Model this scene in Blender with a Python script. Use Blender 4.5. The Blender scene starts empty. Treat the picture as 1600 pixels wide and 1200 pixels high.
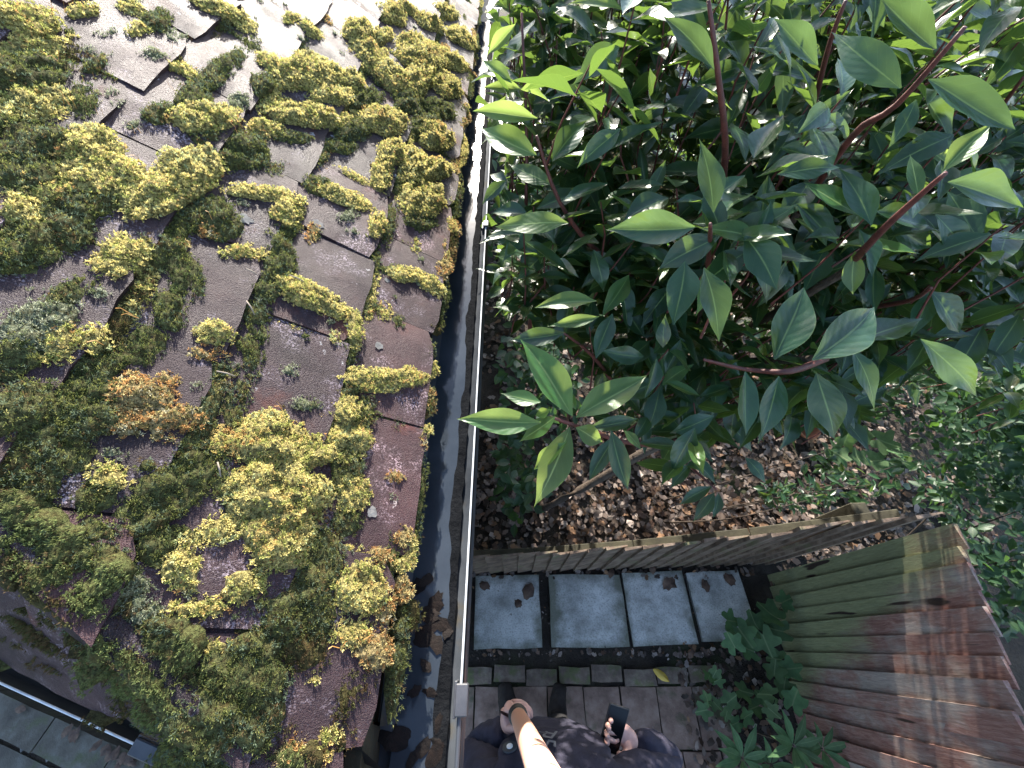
import bpy, bmesh, math, random
import numpy as np
from mathutils import Vector, Matrix, noise as mnoise
random.seed(7); rng = np.random.default_rng(7)
R = math.radians
scene = bpy.context.scene
C = scene.collection

# ---------------------------------------------------------------- camera, sky, sun, exposure
F_PX, TILT, CAM_H = 640.0, R(32.6), 3.15
cam_data = bpy.data.cameras.new('camera'); cam = bpy.data.objects.new('camera', cam_data); C.objects.link(cam)
cam.location = (0, 0, CAM_H); cam.rotation_euler = (TILT, 0, 0)
cam_data.sensor_width = 36; cam_data.lens = 36 * F_PX / 1600; cam_data.clip_start = 0.02; cam_data.clip_end = 500
scene.camera = cam
SUN_EL, SUN_AZ = R(27), R(-6)
world = bpy.data.worlds.new('World'); scene.world = world; world.use_nodes = True
wn = world.node_tree; wn.nodes.clear()
wo = wn.nodes.new('ShaderNodeOutputWorld'); wb = wn.nodes.new('ShaderNodeBackground'); sk = wn.nodes.new('ShaderNodeTexSky')
sk.sky_type = 'NISHITA'; sk.sun_disc = False; sk.sun_elevation = SUN_EL; sk.sun_rotation = SUN_AZ
wb.inputs['Strength'].default_value = 0.15
wn.links.new(sk.outputs[0], wb.inputs[0]); wn.links.new(wb.outputs[0], wo.inputs[0])
sun_d = bpy.data.lights.new('sun', 'SUN'); sun_d.energy = 4.6; sun_d.angle = R(0.53); sun_d.color = (1.0, 0.93, 0.82)
sun = bpy.data.objects.new('sun', sun_d); C.objects.link(sun)
SDIR = Vector((math.sin(SUN_AZ) * math.cos(SUN_EL), math.cos(SUN_AZ) * math.cos(SUN_EL), math.sin(SUN_EL)))
sun.rotation_euler = SDIR.to_track_quat('Z', 'Y').to_euler(); sun.location = (0, 5, 8)
vs = scene.view_settings; vs.view_transform = 'Standard'; vs.look = 'None'; vs.gamma = 1; vs.exposure = 2.1
vs.use_curve_mapping = False

# ---------------------------------------------------------------- helpers
ca, sa = math.cos(TILT), math.sin(TILT)
CAM = Vector((0, 0, CAM_H))
def ray(px, py):
    x = (px - 800) / F_PX; y = (600 - py) / F_PX
    return Vector((x, y * ca + sa, y * sa - ca))
def at_z(px, py, z):
    r = ray(px, py); return CAM + r * ((z - CAM_H) / r.z)
def at_d(px, py, d): return CAM + ray(px, py) * d
def on_plane(px, py, p0, n):
    r = ray(px, py); return CAM + r * ((p0 - CAM).dot(n) / r.dot(n))

def tag(o, label=None, cat=None, group=None, kind=None):
    if label: o['label'] = label
    if cat: o['category'] = cat
    if group: o['group'] = group
    if kind: o['kind'] = kind
    return o
def empty(name, loc=(0, 0, 0)):
    o = bpy.data.objects.new(name, None); C.objects.link(o); o.location = loc; o.empty_display_size = .05; return o
def link(name, me, parent=None, m=None):
    o = bpy.data.objects.new(name, me); C.objects.link(o)
    if m is not None and not me.materials: me.materials.append(m)
    if parent is not None:
        o.parent = parent
        o.matrix_parent_inverse = Matrix.Translation(-parent_loc(parent))
    return o
def parent_loc(p):
    v = Vector((0, 0, 0))
    while p is not None:
        if p.type == 'EMPTY' or p.get('_loc'): v += p.location
        p = p.parent if (p.parent is not None and p.matrix_parent_inverse == Matrix.Identity(4)) else None
    return v
def mesh_np(name, verts, faces, m=None, smooth=False):
    me = bpy.data.meshes.new(name); me.from_pydata([tuple(v) for v in verts], [], [tuple(f) for f in faces])
    if m is not None: me.materials.append(m)
    if smooth: me.polygons.foreach_set('use_smooth', [True] * len(me.polygons))
    me.update(); return me
def bm_mesh(name, bm, m=None, smooth=False):
    me = bpy.data.meshes.new(name); bm.to_mesh(me); bm.free()
    if m is not None: me.materials.append(m)
    if smooth: me.polygons.foreach_set('use_smooth', [True] * len(me.polygons))
    return me
def big_mesh(name, V, faces4=None, faces3=None, m=None, smooth=False, col=None, uv=None):
    """fast mesh from numpy arrays: quads or tris"""
    f = faces4 if faces4 is not None else faces3
    n = f.shape[1]; me = bpy.data.meshes.new(name)
    me.vertices.add(len(V)); me.vertices.foreach_set('co', np.ascontiguousarray(V, dtype=np.float32).ravel())
    me.loops.add(f.size); me.loops.foreach_set('vertex_index', np.ascontiguousarray(f, dtype=np.int32).ravel())
    me.polygons.add(len(f)); me.polygons.foreach_set('loop_start', np.arange(0, f.size, n, dtype=np.int32))
    me.polygons.foreach_set('loop_total', np.full(len(f), n, dtype=np.int32))
    if smooth: me.polygons.foreach_set('use_smooth', np.ones(len(f), dtype=bool))
    me.update(calc_edges=True)
    if col is not None:
        at = me.color_attributes.new('Col', 'FLOAT_COLOR', 'POINT')
        at.data.foreach_set('color', np.c_[col, np.ones(len(col))].astype(np.float32).ravel())
    if uv is not None:
        l = me.uv_layers.new(name='UVMap'); l.data.foreach_set('uv', uv[f.ravel()].astype(np.float32).ravel())
    if m is not None: me.materials.append(m)
    return me
def add_box(bm, size, mat4=None, bevel=0.0, taper=None):
    r = bmesh.ops.create_cube(bm, size=1); vs_ = r['verts']
    for v in vs_: v.co = Vector((v.co.x * size[0], v.co.y * size[1], v.co.z * size[2]))
    if bevel > 0:
        es = list({e for v in vs_ for e in v.link_edges})
        g = bmesh.ops.bevel(bm, geom=es, offset=bevel, segments=1, affect='EDGES'); vs_ = list({v for f in g['faces'] for v in f.verts} | {v for v in vs_ if v.is_valid})
    if mat4 is not None:
        bmesh.ops.transform(bm, matrix=mat4, verts=vs_)
    return vs_
def frame_from(x, z):
    x = x.normalized(); z = (z - x * z.dot(x)).normalized(); y = z.cross(x)
    return Matrix(((x.x, y.x, z.x), (x.y, y.y, z.y), (x.z, y.z, z.z)))
def tube_arrays(pts, rads, seg=7, cap=True):
    pts = [Vector(p) for p in pts]; V = []; Fc = []
    up = Vector((0.3, 0.2, 1)).normalized()
    for i, p in enumerate(pts):
        t = (pts[min(i + 1, len(pts) - 1)] - pts[max(i - 1, 0)]).normalized()
        a = t.cross(up) if abs(t.dot(up)) < .95 else t.cross(Vector((1, 0, 0))); a.normalize(); b = t.cross(a)
        for k in range(seg):
            an = 2 * math.pi * k / seg
            V.append(p + (a * math.cos(an) + b * math.sin(an)) * rads[i])
    for i in range(len(pts) - 1):
        for k in range(seg):
            Fc.append((i * seg + k, i * seg + (k + 1) % seg, (i + 1) * seg + (k + 1) % seg, (i + 1) * seg + k))
    if cap:
        Fc.append(tuple(range(seg - 1, -1, -1))); Fc.append(tuple(range((len(pts) - 1) * seg, len(pts) * seg)))
    return V, Fc
def smooth_path(pts, n=4):
    pts = [Vector(p) for p in pts]; out = []
    for i in range(len(pts) - 1):
        p0 = pts[max(i - 1, 0)]; p1 = pts[i]; p2 = pts[i + 1]; p3 = pts[min(i + 2, len(pts) - 1)]
        for k in range(n):
            t = k / n
            out.append(.5 * ((2 * p1) + (p2 - p0) * t + (2 * p0 - 5 * p1 + 4 * p2 - p3) * t * t + (3 * p1 - p0 - 3 * p2 + p3) * t ** 3))
    out.append(pts[-1]); return out
def tube(name, pts, r0, r1, m, parent=None, seg=7, n=4):
    p = smooth_path(pts, n); k = len(p)
    V, Fc = tube_arrays(p, [r0 + (r1 - r0) * i / (k - 1) for i in range(k)], seg)
    return link(name, mesh_np(name, V, Fc, m, True), parent)

# ---------------------------------------------------------------- materials
class NT:
    def __init__(s, name):
        s.m = bpy.data.materials.new(name); s.m.use_nodes = True; s.t = s.m.node_tree; s.t.nodes.clear()
        s.out = s.n('ShaderNodeOutputMaterial')
    def n(s, ty, **kw):
        nd = s.t.nodes.new(ty)
        for k, v in kw.items(): setattr(nd, k, v)
        return nd
    def l(s, a, b): s.t.links.new(a, b)
    def coord(s, kind='Object'):
        if kind == 'World': return s.n('ShaderNodeNewGeometry').outputs['Position']
        return s.n('ShaderNodeTexCoord').outputs[kind]
    def noise(s, vec, scale, detail=5, rough=.6, dist=0):
        nd = s.n('ShaderNodeTexNoise'); nd.inputs['Scale'].default_value = scale; nd.inputs['Detail'].default_value = detail
        nd.inputs['Roughness'].default_value = rough; nd.inputs['Distortion'].default_value = dist
        s.l(vec, nd.inputs['Vector']); return nd.outputs['Fac']
    def ramp(s, fac, stops):
        nd = s.n('ShaderNodeValToRGB'); e = nd.color_ramp.elements
        while len(e) < len(stops): e.new(.5)
        for el, (p, c) in zip(e, stops): el.position = p; el.color = (*c, 1) if len(c) == 3 else c
        s.l(fac, nd.inputs[0]); return nd.outputs[0]
    def step(s, fac, a, b): return s.ramp(fac, [(a, (0, 0, 0)), (b, (1, 1, 1))])
    def mix(s, f, a, b):
        nd = s.n('ShaderNodeMix', data_type='RGBA')
        for v, i in ((f, 0), (a, 6), (b, 7)):
            if hasattr(v, 'default_value'): s.l(v, nd.inputs[i])
            else: nd.inputs[i].default_value = v if i == 0 else (*v, 1)
        return nd.outputs[2]
    def math(s, op, a, b=0.0):
        nd = s.n('ShaderNodeMath', operation=op)
        for v, i in ((a, 0), (b, 1)):
            if hasattr(v, 'default_value'): s.l(v, nd.inputs[i])
            else: nd.inputs[i].default_value = v
        return nd.outputs[0]
    def bump(s, h, strength, dist, prev=None):
        nd = s.n('ShaderNodeBump'); nd.inputs['Strength'].default_value = strength; nd.inputs['Distance'].default_value = dist
        s.l(h, nd.inputs['Height'])
        if prev is not None: s.l(prev, nd.inputs['Normal'])
        return nd.outputs[0]
    def pbr(s, col, rough=.7, normal=None, spec=.5, **kw):
        b = s.n('ShaderNodeBsdfPrincipled')
        if hasattr(col, 'default_value'): s.l(col, b.inputs['Base Color'])
        else: b.inputs['Base Color'].default_value = (*col, 1)
        if hasattr(rough, 'default_value'): s.l(rough, b.inputs['Roughness'])
        else: b.inputs['Roughness'].default_value = rough
        b.inputs['Specular IOR Level'].default_value = spec
        if normal is not None: s.l(normal, b.inputs['Normal'])
        for k, v in kw.items(): b.inputs[k.replace('_', ' ')].default_value = v
        return b.outputs[0]
    def done(s, sh): s.l(sh, s.out.inputs['Surface']); return s.m
def rand_shift(t, vec, amt=20):
    oi = t.n('ShaderNodeObjectInfo'); v = t.n('ShaderNodeVectorMath', operation='ADD')
    mu = t.n('ShaderNodeMath', operation='MULTIPLY'); t.l(oi.outputs['Random'], mu.inputs[0]); mu.inputs[1].default_value = amt
    cb = t.n('ShaderNodeCombineXYZ'); t.l(mu.outputs[0], cb.inputs[0]); t.l(mu.outputs[0], cb.inputs[2])
    t.l(vec, v.inputs[0]); t.l(cb.outputs[0], v.inputs[1]); return v.outputs[0], oi.outputs['Random']

def m_tile():
    t = NT('roof_tile'); p = t.coord('World'); v, rnd = rand_shift(t, p)
    big = t.noise(v, 9, 6, .65); col = t.ramp(big, [(.25, (.013, .008, .010)), (.45, (.032, .019, .023)), (.62, (.050, .029, .032)), (.8, (.082, .034, .028))])
    red = t.step(t.noise(v, 6, 5, .6), .6, .72); col = t.mix(red, col, (.11, .036, .026))
    fine = t.noise(v, 420, 3, .7); col = t.mix(t.step(fine, .58, .72), col, (.085, .072, .08))
    lich_glint = t.math('MULTIPLY', t.step(t.noise(v, 13, 4, .6), .53, .66), t.step(t.noise(v, 310, 3, .7), .52, .58)); col = t.mix(lich_glint, col, (.30, .25, .28))  # pale lichen speckle, spread wider to paint sunlit glints on the tile grains
    col = t.mix(t.math('MULTIPLY', t.step(t.noise(v, 24, 5, .6), .67, .69), t.step(t.noise(v, 140, 3), .42, .5)), col, (.34, .33, .32))
    tone = t.ramp(rnd, [(0, (.62, .64, .70)), (.5, (1.0, .95, .98)), (1, (1.5, 1.22, 1.16))]); mm = t.n('ShaderNodeMix', data_type='RGBA', blend_type='MULTIPLY'); mm.inputs[0].default_value = 1
    t.l(col, mm.inputs[6]); t.l(tone, mm.inputs[7]); col = mm.outputs[2]
    nb = t.bump(t.noise(v, 560, 2, .8), 1.0, .0026, t.bump(t.noise(v, 45, 6, .7), .35, .006))
    rough = t.ramp(t.noise(v, 12, 4), [(.35, (.36,) * 3), (.65, (.62,) * 3)])
    return t.done(t.pbr(col, rough, nb, .2))
def m_noise(name, stops, scale, rough=.8, bump=.4, bdist=.004, bscale=None, coord='World', spec=.4, detail=6, extra=None, shift=False):
    t = NT(name); p = t.coord(coord)
    if shift: p, _ = rand_shift(t, p)
    col = t.ramp(t.noise(p, scale, detail, .62), stops)
    if extra:
        for (sc, a, b, c) in extra: col = t.mix(t.step(t.noise(p, sc, 5, .6), a, b), col, c)
    nb = t.bump(t.noise(p, bscale or scale * 4, 5, .65), bump, bdist) if bump else None
    return t.done(t.pbr(col, rough, nb, spec))
def m_plain(name, col, rough=.5, spec=.5, **kw):
    t = NT(name); return t.done(t.pbr(col, rough, None, spec, **kw))
def m_moss():
    t = NT('moss'); a = t.n('ShaderNodeVertexColor', layer_name='Col'); c = a.outputs['Color']
    b = t.pbr(c, .75, None, .25)
    tr = t.n('ShaderNodeBsdfTranslucent'); t.l(c, tr.inputs['Color'])
    ms = t.n('ShaderNodeMixShader'); ms.inputs[0].default_value = .48; t.l(b, ms.inputs[1]); t.l(tr.outputs[0], ms.inputs[2])
    return t.done(ms.outputs[0])
def m_leaf(name, dark, mid, vein, trans, rough=.28, tmix=.3, blemish=(.16, .09, .03), coat=.25):
    t = NT(name); uv = t.coord('UV'); sx = t.n('ShaderNodeSeparateXYZ'); t.l(uv, sx.inputs[0]); U, Vv = sx.outputs[0], sx.outputs[1]
    p = t.coord('World'); av = t.math('ABSOLUTE', t.math('SUBTRACT', Vv, .5))
    oi = t.n('ShaderNodeObjectInfo')
    base = t.mix(t.ramp(t.noise(p, 26, 3), [(.3, (0, 0, 0)), (.7, (1, 1, 1))]), dark, mid)
    hs = t.n('ShaderNodeHueSaturation'); t.l(base, hs.inputs['Color'])
    t.l(t.math('ADD', .75, t.math('MULTIPLY', oi.outputs['Random'], .5)), hs.inputs['Value'])
    t.l(t.math('ADD', .485, t.math('MULTIPLY', oi.outputs['Random'], .03)), hs.inputs['Hue'])
    base = hs.outputs[0]
    # side veins, slanting forward from the midrib
    w = t.math('SINE', t.math('MULTIPLY', t.math('SUBTRACT', U, t.math('MULTIPLY', av, .55)), 48.0))
    sv = t.math('MULTIPLY', t.step(w, .94, 1.0), .14)
    base = t.mix(sv, base, vein)
    mr = t.ramp(av, [(.012, (1, 1, 1)), (.035, (0, 0, 0))]); base = t.mix(mr, base, vein)
    ed = t.step(av, .47, .5); base = t.mix(t.math('MULTIPLY', ed, .35), base, vein)
    base = t.mix(t.step(t.noise(p, 60, 3), .76, .78), base, blemish)
    h = t.math('ADD', t.math('MULTIPLY', w, -.12), t.noise(p, 90, 3))
    nb = t.bump(h, .35, .0015)
    b = t.pbr(base, rough, nb, .42, Coat_Weight=coat, Coat_Roughness=.18)
    tr = t.n('ShaderNodeBsdfTranslucent'); tc = t.mix(t.math('MULTIPLY', t.math('ADD', sv, mr), .5), trans, (trans[0] * 1.5, trans[1] * 1.3, trans[2] * 1.6)); t.l(tc, tr.inputs['Color'])
    ms = t.n('ShaderNodeMixShader'); ms.inputs[0].default_value = tmix; t.l(b, ms.inputs[1]); t.l(tr.outputs[0], ms.inputs[2])
    return t.done(ms.outputs[0])
def m_vcol(name, rough=.7, tmix=.15, spec=.3):
    t = NT(name); a = t.n('ShaderNodeVertexColor', layer_name='Col'); b = t.pbr(a.outputs['Color'], rough, None, spec)
    tr = t.n('ShaderNodeBsdfTranslucent'); t.l(a.outputs['Color'], tr.inputs['Color'])
    ms = t.n('ShaderNodeMixShader'); ms.inputs[0].default_value = tmix; t.l(b, ms.inputs[1]); t.l(tr.outputs[0], ms.inputs[2])
    return t.done(ms.outputs[0])
def m_fence(name, algae_x):
    """weathered red-brown stain, green algae spreading from the foot and the shady corner"""
    t = NT(name); p = t.coord('World'); v, rnd = rand_shift(t, p)
    sx = t.n('ShaderNodeSeparateXYZ'); t.l(p, sx.inputs[0])
    mp = t.n('ShaderNodeMapping'); mp.inputs['Scale'].default_value = (14, 14, 1.6); t.l(v, mp.inputs['Vector'])
    gr = t.noise(mp.outputs[0], 7, 8, .78, .9)
    red = t.ramp(gr, [(.3, (.10, .05, .041)), (.5, (.20, .105, .086)), (.72, (.32, .21, .185))])
    grey = t.ramp(gr, [(.3, (.15, .125, .11)), (.7, (.34, .29, .26))])
    alg = t.ramp(gr, [(.3, (.11, .12, .062)), (.7, (.24, .25, .14))])
    nz = t.noise(v, 3.2, 5, .6); nz2 = t.noise(p, 2.2, 4, .6)
    nail = None
    col = t.mix(t.step(t.math('ADD', nz, t.math('MULTIPLY', t.noise(mp.outputs[0], 2, 3), .25)), .58, .74), red, grey)
    k = t.math('ADD', t.math('MULTIPLY', sx.outputs[2], -.62), t.math('ADD', t.math('MULTIPLY', sx.outputs[1], 1.15), t.math('MULTIPLY', t.math('ADD', t.math('MULTIPLY', nz2, .6), t.math('MULTIPLY', gr, .4)), .9)))
    k = t.math('ADD', k, t.math('MULTIPLY', rnd, .12))
    col = t.mix(t.step(k, algae_x - .12, algae_x + .16), col, alg)
    nb = t.bump(gr, .9, .006)
    col = t.mix(t.step(t.noise(mp.outputs[0], 1.1, 2), .70, .73), col, (.03, .02, .016))
    return t.done(t.pbr(col, .85, nb, .2))

M = {}
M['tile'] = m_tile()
M['under'] = m_plain('roof_underlay', (.02, .016, .014), .9)
def m_mossbed():
    t = NT('moss_cushion'); a = t.n('ShaderNodeVertexColor', layer_name='Col'); p = t.coord('World')
    n1 = t.noise(p, 240, 4, .75); c = t.mix(t.step(n1, .36, .62), (.03, .024, .01), a.outputs['Color'])
    c = t.mix(t.math('MULTIPLY', t.step(t.noise(p, 55, 4), .5, .7), .5), c, (.10, .07, .025))
    return t.done(t.pbr(c, .95, t.bump(n1, 1.0, .008, t.bump(t.noise(p, 90, 3), .8, .01)), .1))
M['mossbed'] = m_mossbed()
M['moss'] = m_moss()
M['gutter'] = m_noise('black_plastic', [(.3, (.020, .024, .030)), (.7, (.045, .052, .062))], 18, .6, .3, .001, 60, spec=.2, extra=[(12, .58, .7, (.045, .04, .03))])
M['lip'] = m_noise('pale_worn_edge', [(.3, (.40, .42, .45)), (.7, (.66, .68, .70))], 40, .7, 0)
M['lipdark'] = m_plain('grey_plastic_edge', (.035, .04, .048), .6)
M['bracket'] = m_noise('bracket_plastic', [(.3, (.03, .033, .04)), (.7, (.06, .062, .07))], 30, .45, .2, .001)
t = NT('gutter_water'); p_ = t.coord('World'); M['water'] = t.done(t.pbr(t.ramp(t.noise(p_, 9), [(.3, (.016, .021, .028)), (.7, (.034, .042, .054))]), .10, t.bump(t.noise(p_, 30, 3), .06, .002), .35))
M['wetleaf'] = m_noise('wet_leaf', [(.3, (.005, .0045, .0045)), (.7, (.016, .011, .009))], 60, .6, .5, .002, spec=.12, shift=True)
M['wall'] = m_noise('house_render', [(.3, (.10, .095, .085)), (.7, (.2, .19, .17))], 8, .9, .5, .004)
M['brick'] = m_noise('brick', [(.3, (.06, .045, .035)), (.5, (.12, .085, .065)), (.72, (.18, .15, .11))], 16, .88, .6, .004, 90, extra=[(9, .50, .62, (.085, .09, .035))], shift=True)
M['paver'] = m_noise('paver', [(.3, (.09, .056, .042)), (.5, (.17, .108, .082)), (.72, (.25, .175, .14))], 12, .86, .5, .004, 120, extra=[(5, .58, .68, (.06, .06, .03)), (50, .68, .72, (.2, .19, .17))], shift=True)
M['flag'] = m_noise('flagstone', [(.3, (.05, .042, .036)), (.5, (.085, .075, .06)), (.72, (.13, .125, .11))], 9, .88, .6, .006, 60, extra=[(6, .55, .66, (.07, .075, .04))], shift=True)
M['lichen'] = m_noise('pale_lichen', [(.3, (.05, .05, .05)), (.7, (.20, .19, .18))], 60, .9, .5, .002)
M['soil'] = m_noise('soil', [(.3, (.012, .009, .007)), (.5, (.03, .022, .016)), (.72, (.06, .045, .03))], 5, .95, 1.0, .02, 40, extra=[(1.3, .55, .7, (.035, .045, .016))])
M['wood_dark'] = m_noise('old_wood', [(.3, (.018, .016, .010)), (.7, (.05, .046, .027))], 10, .9, .6, .004, 50)
M['board'] = m_fence('fence_board', .02)
M['board_back'] = m_noise('mossy_board', [(.3, (.055, .036, .026)), (.5, (.12, .085, .062)), (.72, (.23, .175, .14))], 14, .88, .7, .004, 60, extra=[(7, .56, .7, (.085, .09, .042))], shift=True)
M['bark'] = m_noise('red_brown_bark', [(.3, (.045, .014, .012)), (.7, (.12, .035, .028))], 60, .55, .5, .002)
M['trunk'] = m_noise('brown_bark', [(.3, (.02, .014, .01)), (.7, (.07, .05, .035))], 40, .85, .9, .006)
M['laurel'] = m_leaf('laurel_leaf', (.008, .029, .014), (.018, .056, .025), (.10, .155, .05), (.19, .31, .05), .3, .27, coat=.05)
M['laurel_young'] = m_leaf('young_laurel_leaf', (.018, .062, .018), (.045, .115, .03), (.2, .28, .09), (.38, .52, .11), .38, .40, coat=.0)
M['shrub'] = m_leaf('shrub_leaf', (.010, .032, .017), (.022, .06, .028), (.06, .10, .04), (.14, .3, .04), .5, .25, coat=0)
M['geranium'] = m_leaf('lobed_leaf', (.035, .075, .03), (.07, .135, .05), (.13, .18, .08), (.16, .30, .06), .7, .2, coat=0)
M['yellow_leaf'] = m_plain('yellow_leaf', (.45, .30, .04), .5)
M['litter'] = m_vcol('leaf_litter', .75, .15)
M['fallen'] = m_noise('fallen_leaf', [(.3, (.03, .018, .012)), (.5, (.075, .042, .028)), (.75, (.14, .085, .055))], 30, .7, .5, .002, coord='World', shift=True)
M['pot'] = m_noise('terracotta', [(.3, (.19, .07, .035)), (.7, (.35, .15, .08))], 14, .8, .4, .002)
M['navy'] = m_noise('navy_cotton', [(.3, (.014, .013, .024)), (.7, (.032, .03, .052))], 30, .9, .5, .004, 200)
M['black_cloth'] = m_noise('black_cloth', [(.3, (.006, .006, .007)), (.7, (.014, .013, .014))], 30, .9, .5, .004, 200)
M['skin'] = m_noise('skin', [(.3, (.40, .22, .18)), (.7, (.55, .33, .28))], 40, .5, .15, .001, 200)
M['hair'] = m_noise('brown_hair', [(.3, (.02, .012, .008)), (.7, (.05, .03, .02))], 90, .6, .8, .004, 200)
M['shoe'] = m_noise('brown_leather', [(.3, (.010, .007, .006)), (.7, (.022, .015, .012))], 40, .8, .3, .002)
M['print'] = m_plain('grey_print', (.11, .11, .125), .9)
M['white'] = m_plain('white_plastic', (.7, .7, .7), .7)
M['glass'] = m_plain('phone_glass', (.006, .006, .007), .22, .2)
M['orange'] = m_plain('orange_pole', (.92, .50, .36), .4)
M['grip'] = m_noise('brown_rubber', [(.3, (.05, .018, .014)), (.7, (.11, .035, .028))], 60, .6, .3, .001)
M['clamp'] = m_plain('black_rubber', (.02, .018, .018), .5)

# ---------------------------------------------------------------- ground and paving
def sheet(name, x0, x1, y0, y1, nx, ny, z, amp, m, sc=2.0):
    V = []; Fc = []
    for j in range(ny + 1):
        for i in range(nx + 1):
            x = x0 + (x1 - x0) * i / nx; y = y0 + (y1 - y0) * j / ny
            V.append((x, y, z + amp * mnoise.noise((x * sc, y * sc, 3.1))))
    for j in range(ny):
        for i in range(nx):
            a = j * (nx + 1) + i; Fc.append((a, a + 1, a + nx + 2, a + nx + 1))
    return mesh_np(name, V, Fc, m, True)
def ground_mesh():
    # fine near the house, one sheet out to the horizon
    xs = [-120, -40, -12, -5] + list(np.linspace(-3.5, 6, 64)) + [9, 15, 40, 120]
    ys = [-120, -40, -12, -4] + list(np.linspace(-2.5, 8, 70)) + [11, 18, 45, 140]
    V = []; nx = len(xs)
    for y in ys:
        for x in xs:
            d = max(0, min(1, (abs(x) - 0) / 1)) if y > .55 else 0
            V.append((x, y, (-.035 + .05 * mnoise.noise((x * 1.3, y * 1.3, 0)) if y > .6 else -.006 + .010 * mnoise.noise((x * 5, y * 5, 0)))))
    Fc = [(j * nx + i, j * nx + i + 1, (j + 1) * nx + i + 1, (j + 1) * nx + i) for j in range(len(ys) - 1) for i in range(nx - 1)]
    return mesh_np('ground', V, Fc, M['soil'], True)
ground = tag(link('ground', ground_mesh()), kind='structure')

path = empty('path', (0, 0, 0)); tag(path, kind='structure')
def slab_mesh(name, sx, sy, sz, m, jag=.004, seg=4, bevel=.006):
    bm = bmesh.new(); add_box(bm, (sx, sy, sz))
    bmesh.ops.subdivide_edges(bm, edges=bm.edges[:], cuts=2, use_grid_fill=True)
    sd = random.random() * 90
    for v in bm.verts:
        v.co.x += jag * mnoise.noise((v.co.x * 9, v.co.y * 9, sd)); v.co.y += jag * mnoise.noise((v.co.x * 9, v.co.y * 9, sd + 7))
        v.co.z += jag * .5 * mnoise.noise((v.co.x * 7, v.co.y * 7, sd + 3))
        if v.co.z > 0 and (abs(v.co.x) > sx * .49 or abs(v.co.y) > sy * .49): v.co.z -= bevel * .5
    return bm_mesh(name, bm, m, False)
def m_slab():
    t = NT('concrete_slab'); p = t.coord('World'); o = t.coord('Object'); v, rnd = rand_shift(t, p)
    col = t.ramp(t.noise(v, 7, 6, .6), [(.3, (.22, .215, .195)), (.5, (.42, .41, .385)), (.7, (.60, .585, .555))])
    col = t.mix(t.math('MULTIPLY', t.step(t.noise(v, 110, 5), .48, .66), .55), col, (.13, .13, .12))
    sx = t.n('ShaderNodeSeparateXYZ'); t.l(o, sx.inputs[0])
    e = t.math('MAXIMUM', t.math('ABSOLUTE', sx.outputs[0]), t.math('ABSOLUTE', sx.outputs[1]))
    k = t.math('ADD', e, t.math('MULTIPLY', t.math('SUBTRACT', t.noise(v, 8, 5), .5), .22))
    col = t.mix(t.math('MULTIPLY', t.step(k, .16, .235), .8), col, (.085, .085, .05))
    col = t.mix(t.step(t.noise(v, 14, 4), .68, .72), col, (.07, .05, .035))
    return t.done(t.pbr(col, .75, t.bump(t.noise(v, 120, 4), .5, .002, t.bump(t.noise(v, 12, 3), .4, .006)), .4))
M['slab'] = m_slab()
for (cx, cy, w, h, rz) in [(-.03, .20, .44, .43, .02), (.505, .205, .50, .43, .012), (.985, .22, .42, .43, .03), (1.41, .235, .37, .41, .05)]:
    o = link('paving_slab', slab_mesh('paving_slab', w, h, .05, M['slab'], .009), path); o.location = (cx, cy, .004); o.rotation_euler = (R(random.uniform(-.7, .7)), R(random.uniform(-.7, .7)), rz)
brick_me = [slab_mesh('brick', .19, .085, .06, M['brick'], .008) for _ in range(4)]
for i in range(8):
    o = link('brick', brick_me[i % 4], path); o.location = (-.22 + .203 * i, -.155 + .012 * math.sin(i * 2.1), -.003 + random.uniform(-.004, .006)); o.rotation_euler = (R(random.uniform(-2, 2)), R(random.uniform(-2, 2)), R(random.uniform(-3, 3)))
pav_me = [slab_mesh('paver', .215, .295, .05, M['paver'], .005) for _ in range(4)]
for j in range(4):
    for i in range(8):
        o = link('paver', pav_me[(i * 3 + j) % 4], path); o.location = (-.34 + .223 * i + .1 * (j % 2), -.36 - .303 * j, -.012 + random.uniform(-.004, .004)); o.rotation_euler = (R(random.uniform(-1, 1)), R(random.uniform(-1, 1)), R(random.uniform(-1.2, 1.2)))

# ---------------------------------------------------------------- the roof planes
PITCH = R(38)
OA = Vector((-.17, 0, 2.475)); nA = Vector((math.sin(PITCH), 0, math.cos(PITCH))); uA = Vector((-math.cos(PITCH), 0, math.sin(PITCH))); vA = Vector((0, 1, 0))
def A(s, y, h=0): return OA + uA * s + vA * y + nA * h
CORN = Vector((-.17, -.1886, 2.475))
b0 = at_z(0, 1040, 2.475); b1 = at_z(230, 1152, 2.475)
dB = (b0 - b1).normalized()                    # along the end eave, towards the left
HP = A(.338, .044); hip = (HP - CORN).normalized()
nB = dB.cross(hip); nB = nB if nB.z > 0 else -nB; nB.normalize()
uB = (hip - dB * hip.dot(dB)).normalized()
def B(s, l, h=0): return CORN + dB * l + uB * s + nB * h
hipn = hip.cross((nA + nB).normalized()).normalized()
if hipn.dot(Vector((1, 1, 0))) < 0: hipn = -hipn   # points to the long slope
def side(p): return 'A' if (p - CORN).dot(hipn) > 0 else 'B'

house = empty('house', (-2, 1.5, 0)); tag(house, 'mossy tiled house roof with black gutters beside the laurel', 'house')
def part(name, me, parent=house, m=None):
    o = bpy.data.objects.new(name, me); C.objects.link(o)
    if m is not None and not me.materials: me.materials.append(m)
    o.parent = parent; o.matrix_parent_inverse = parent.matrix_basis.inverted() if parent is house else Matrix.Identity(4)
    return o
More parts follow.
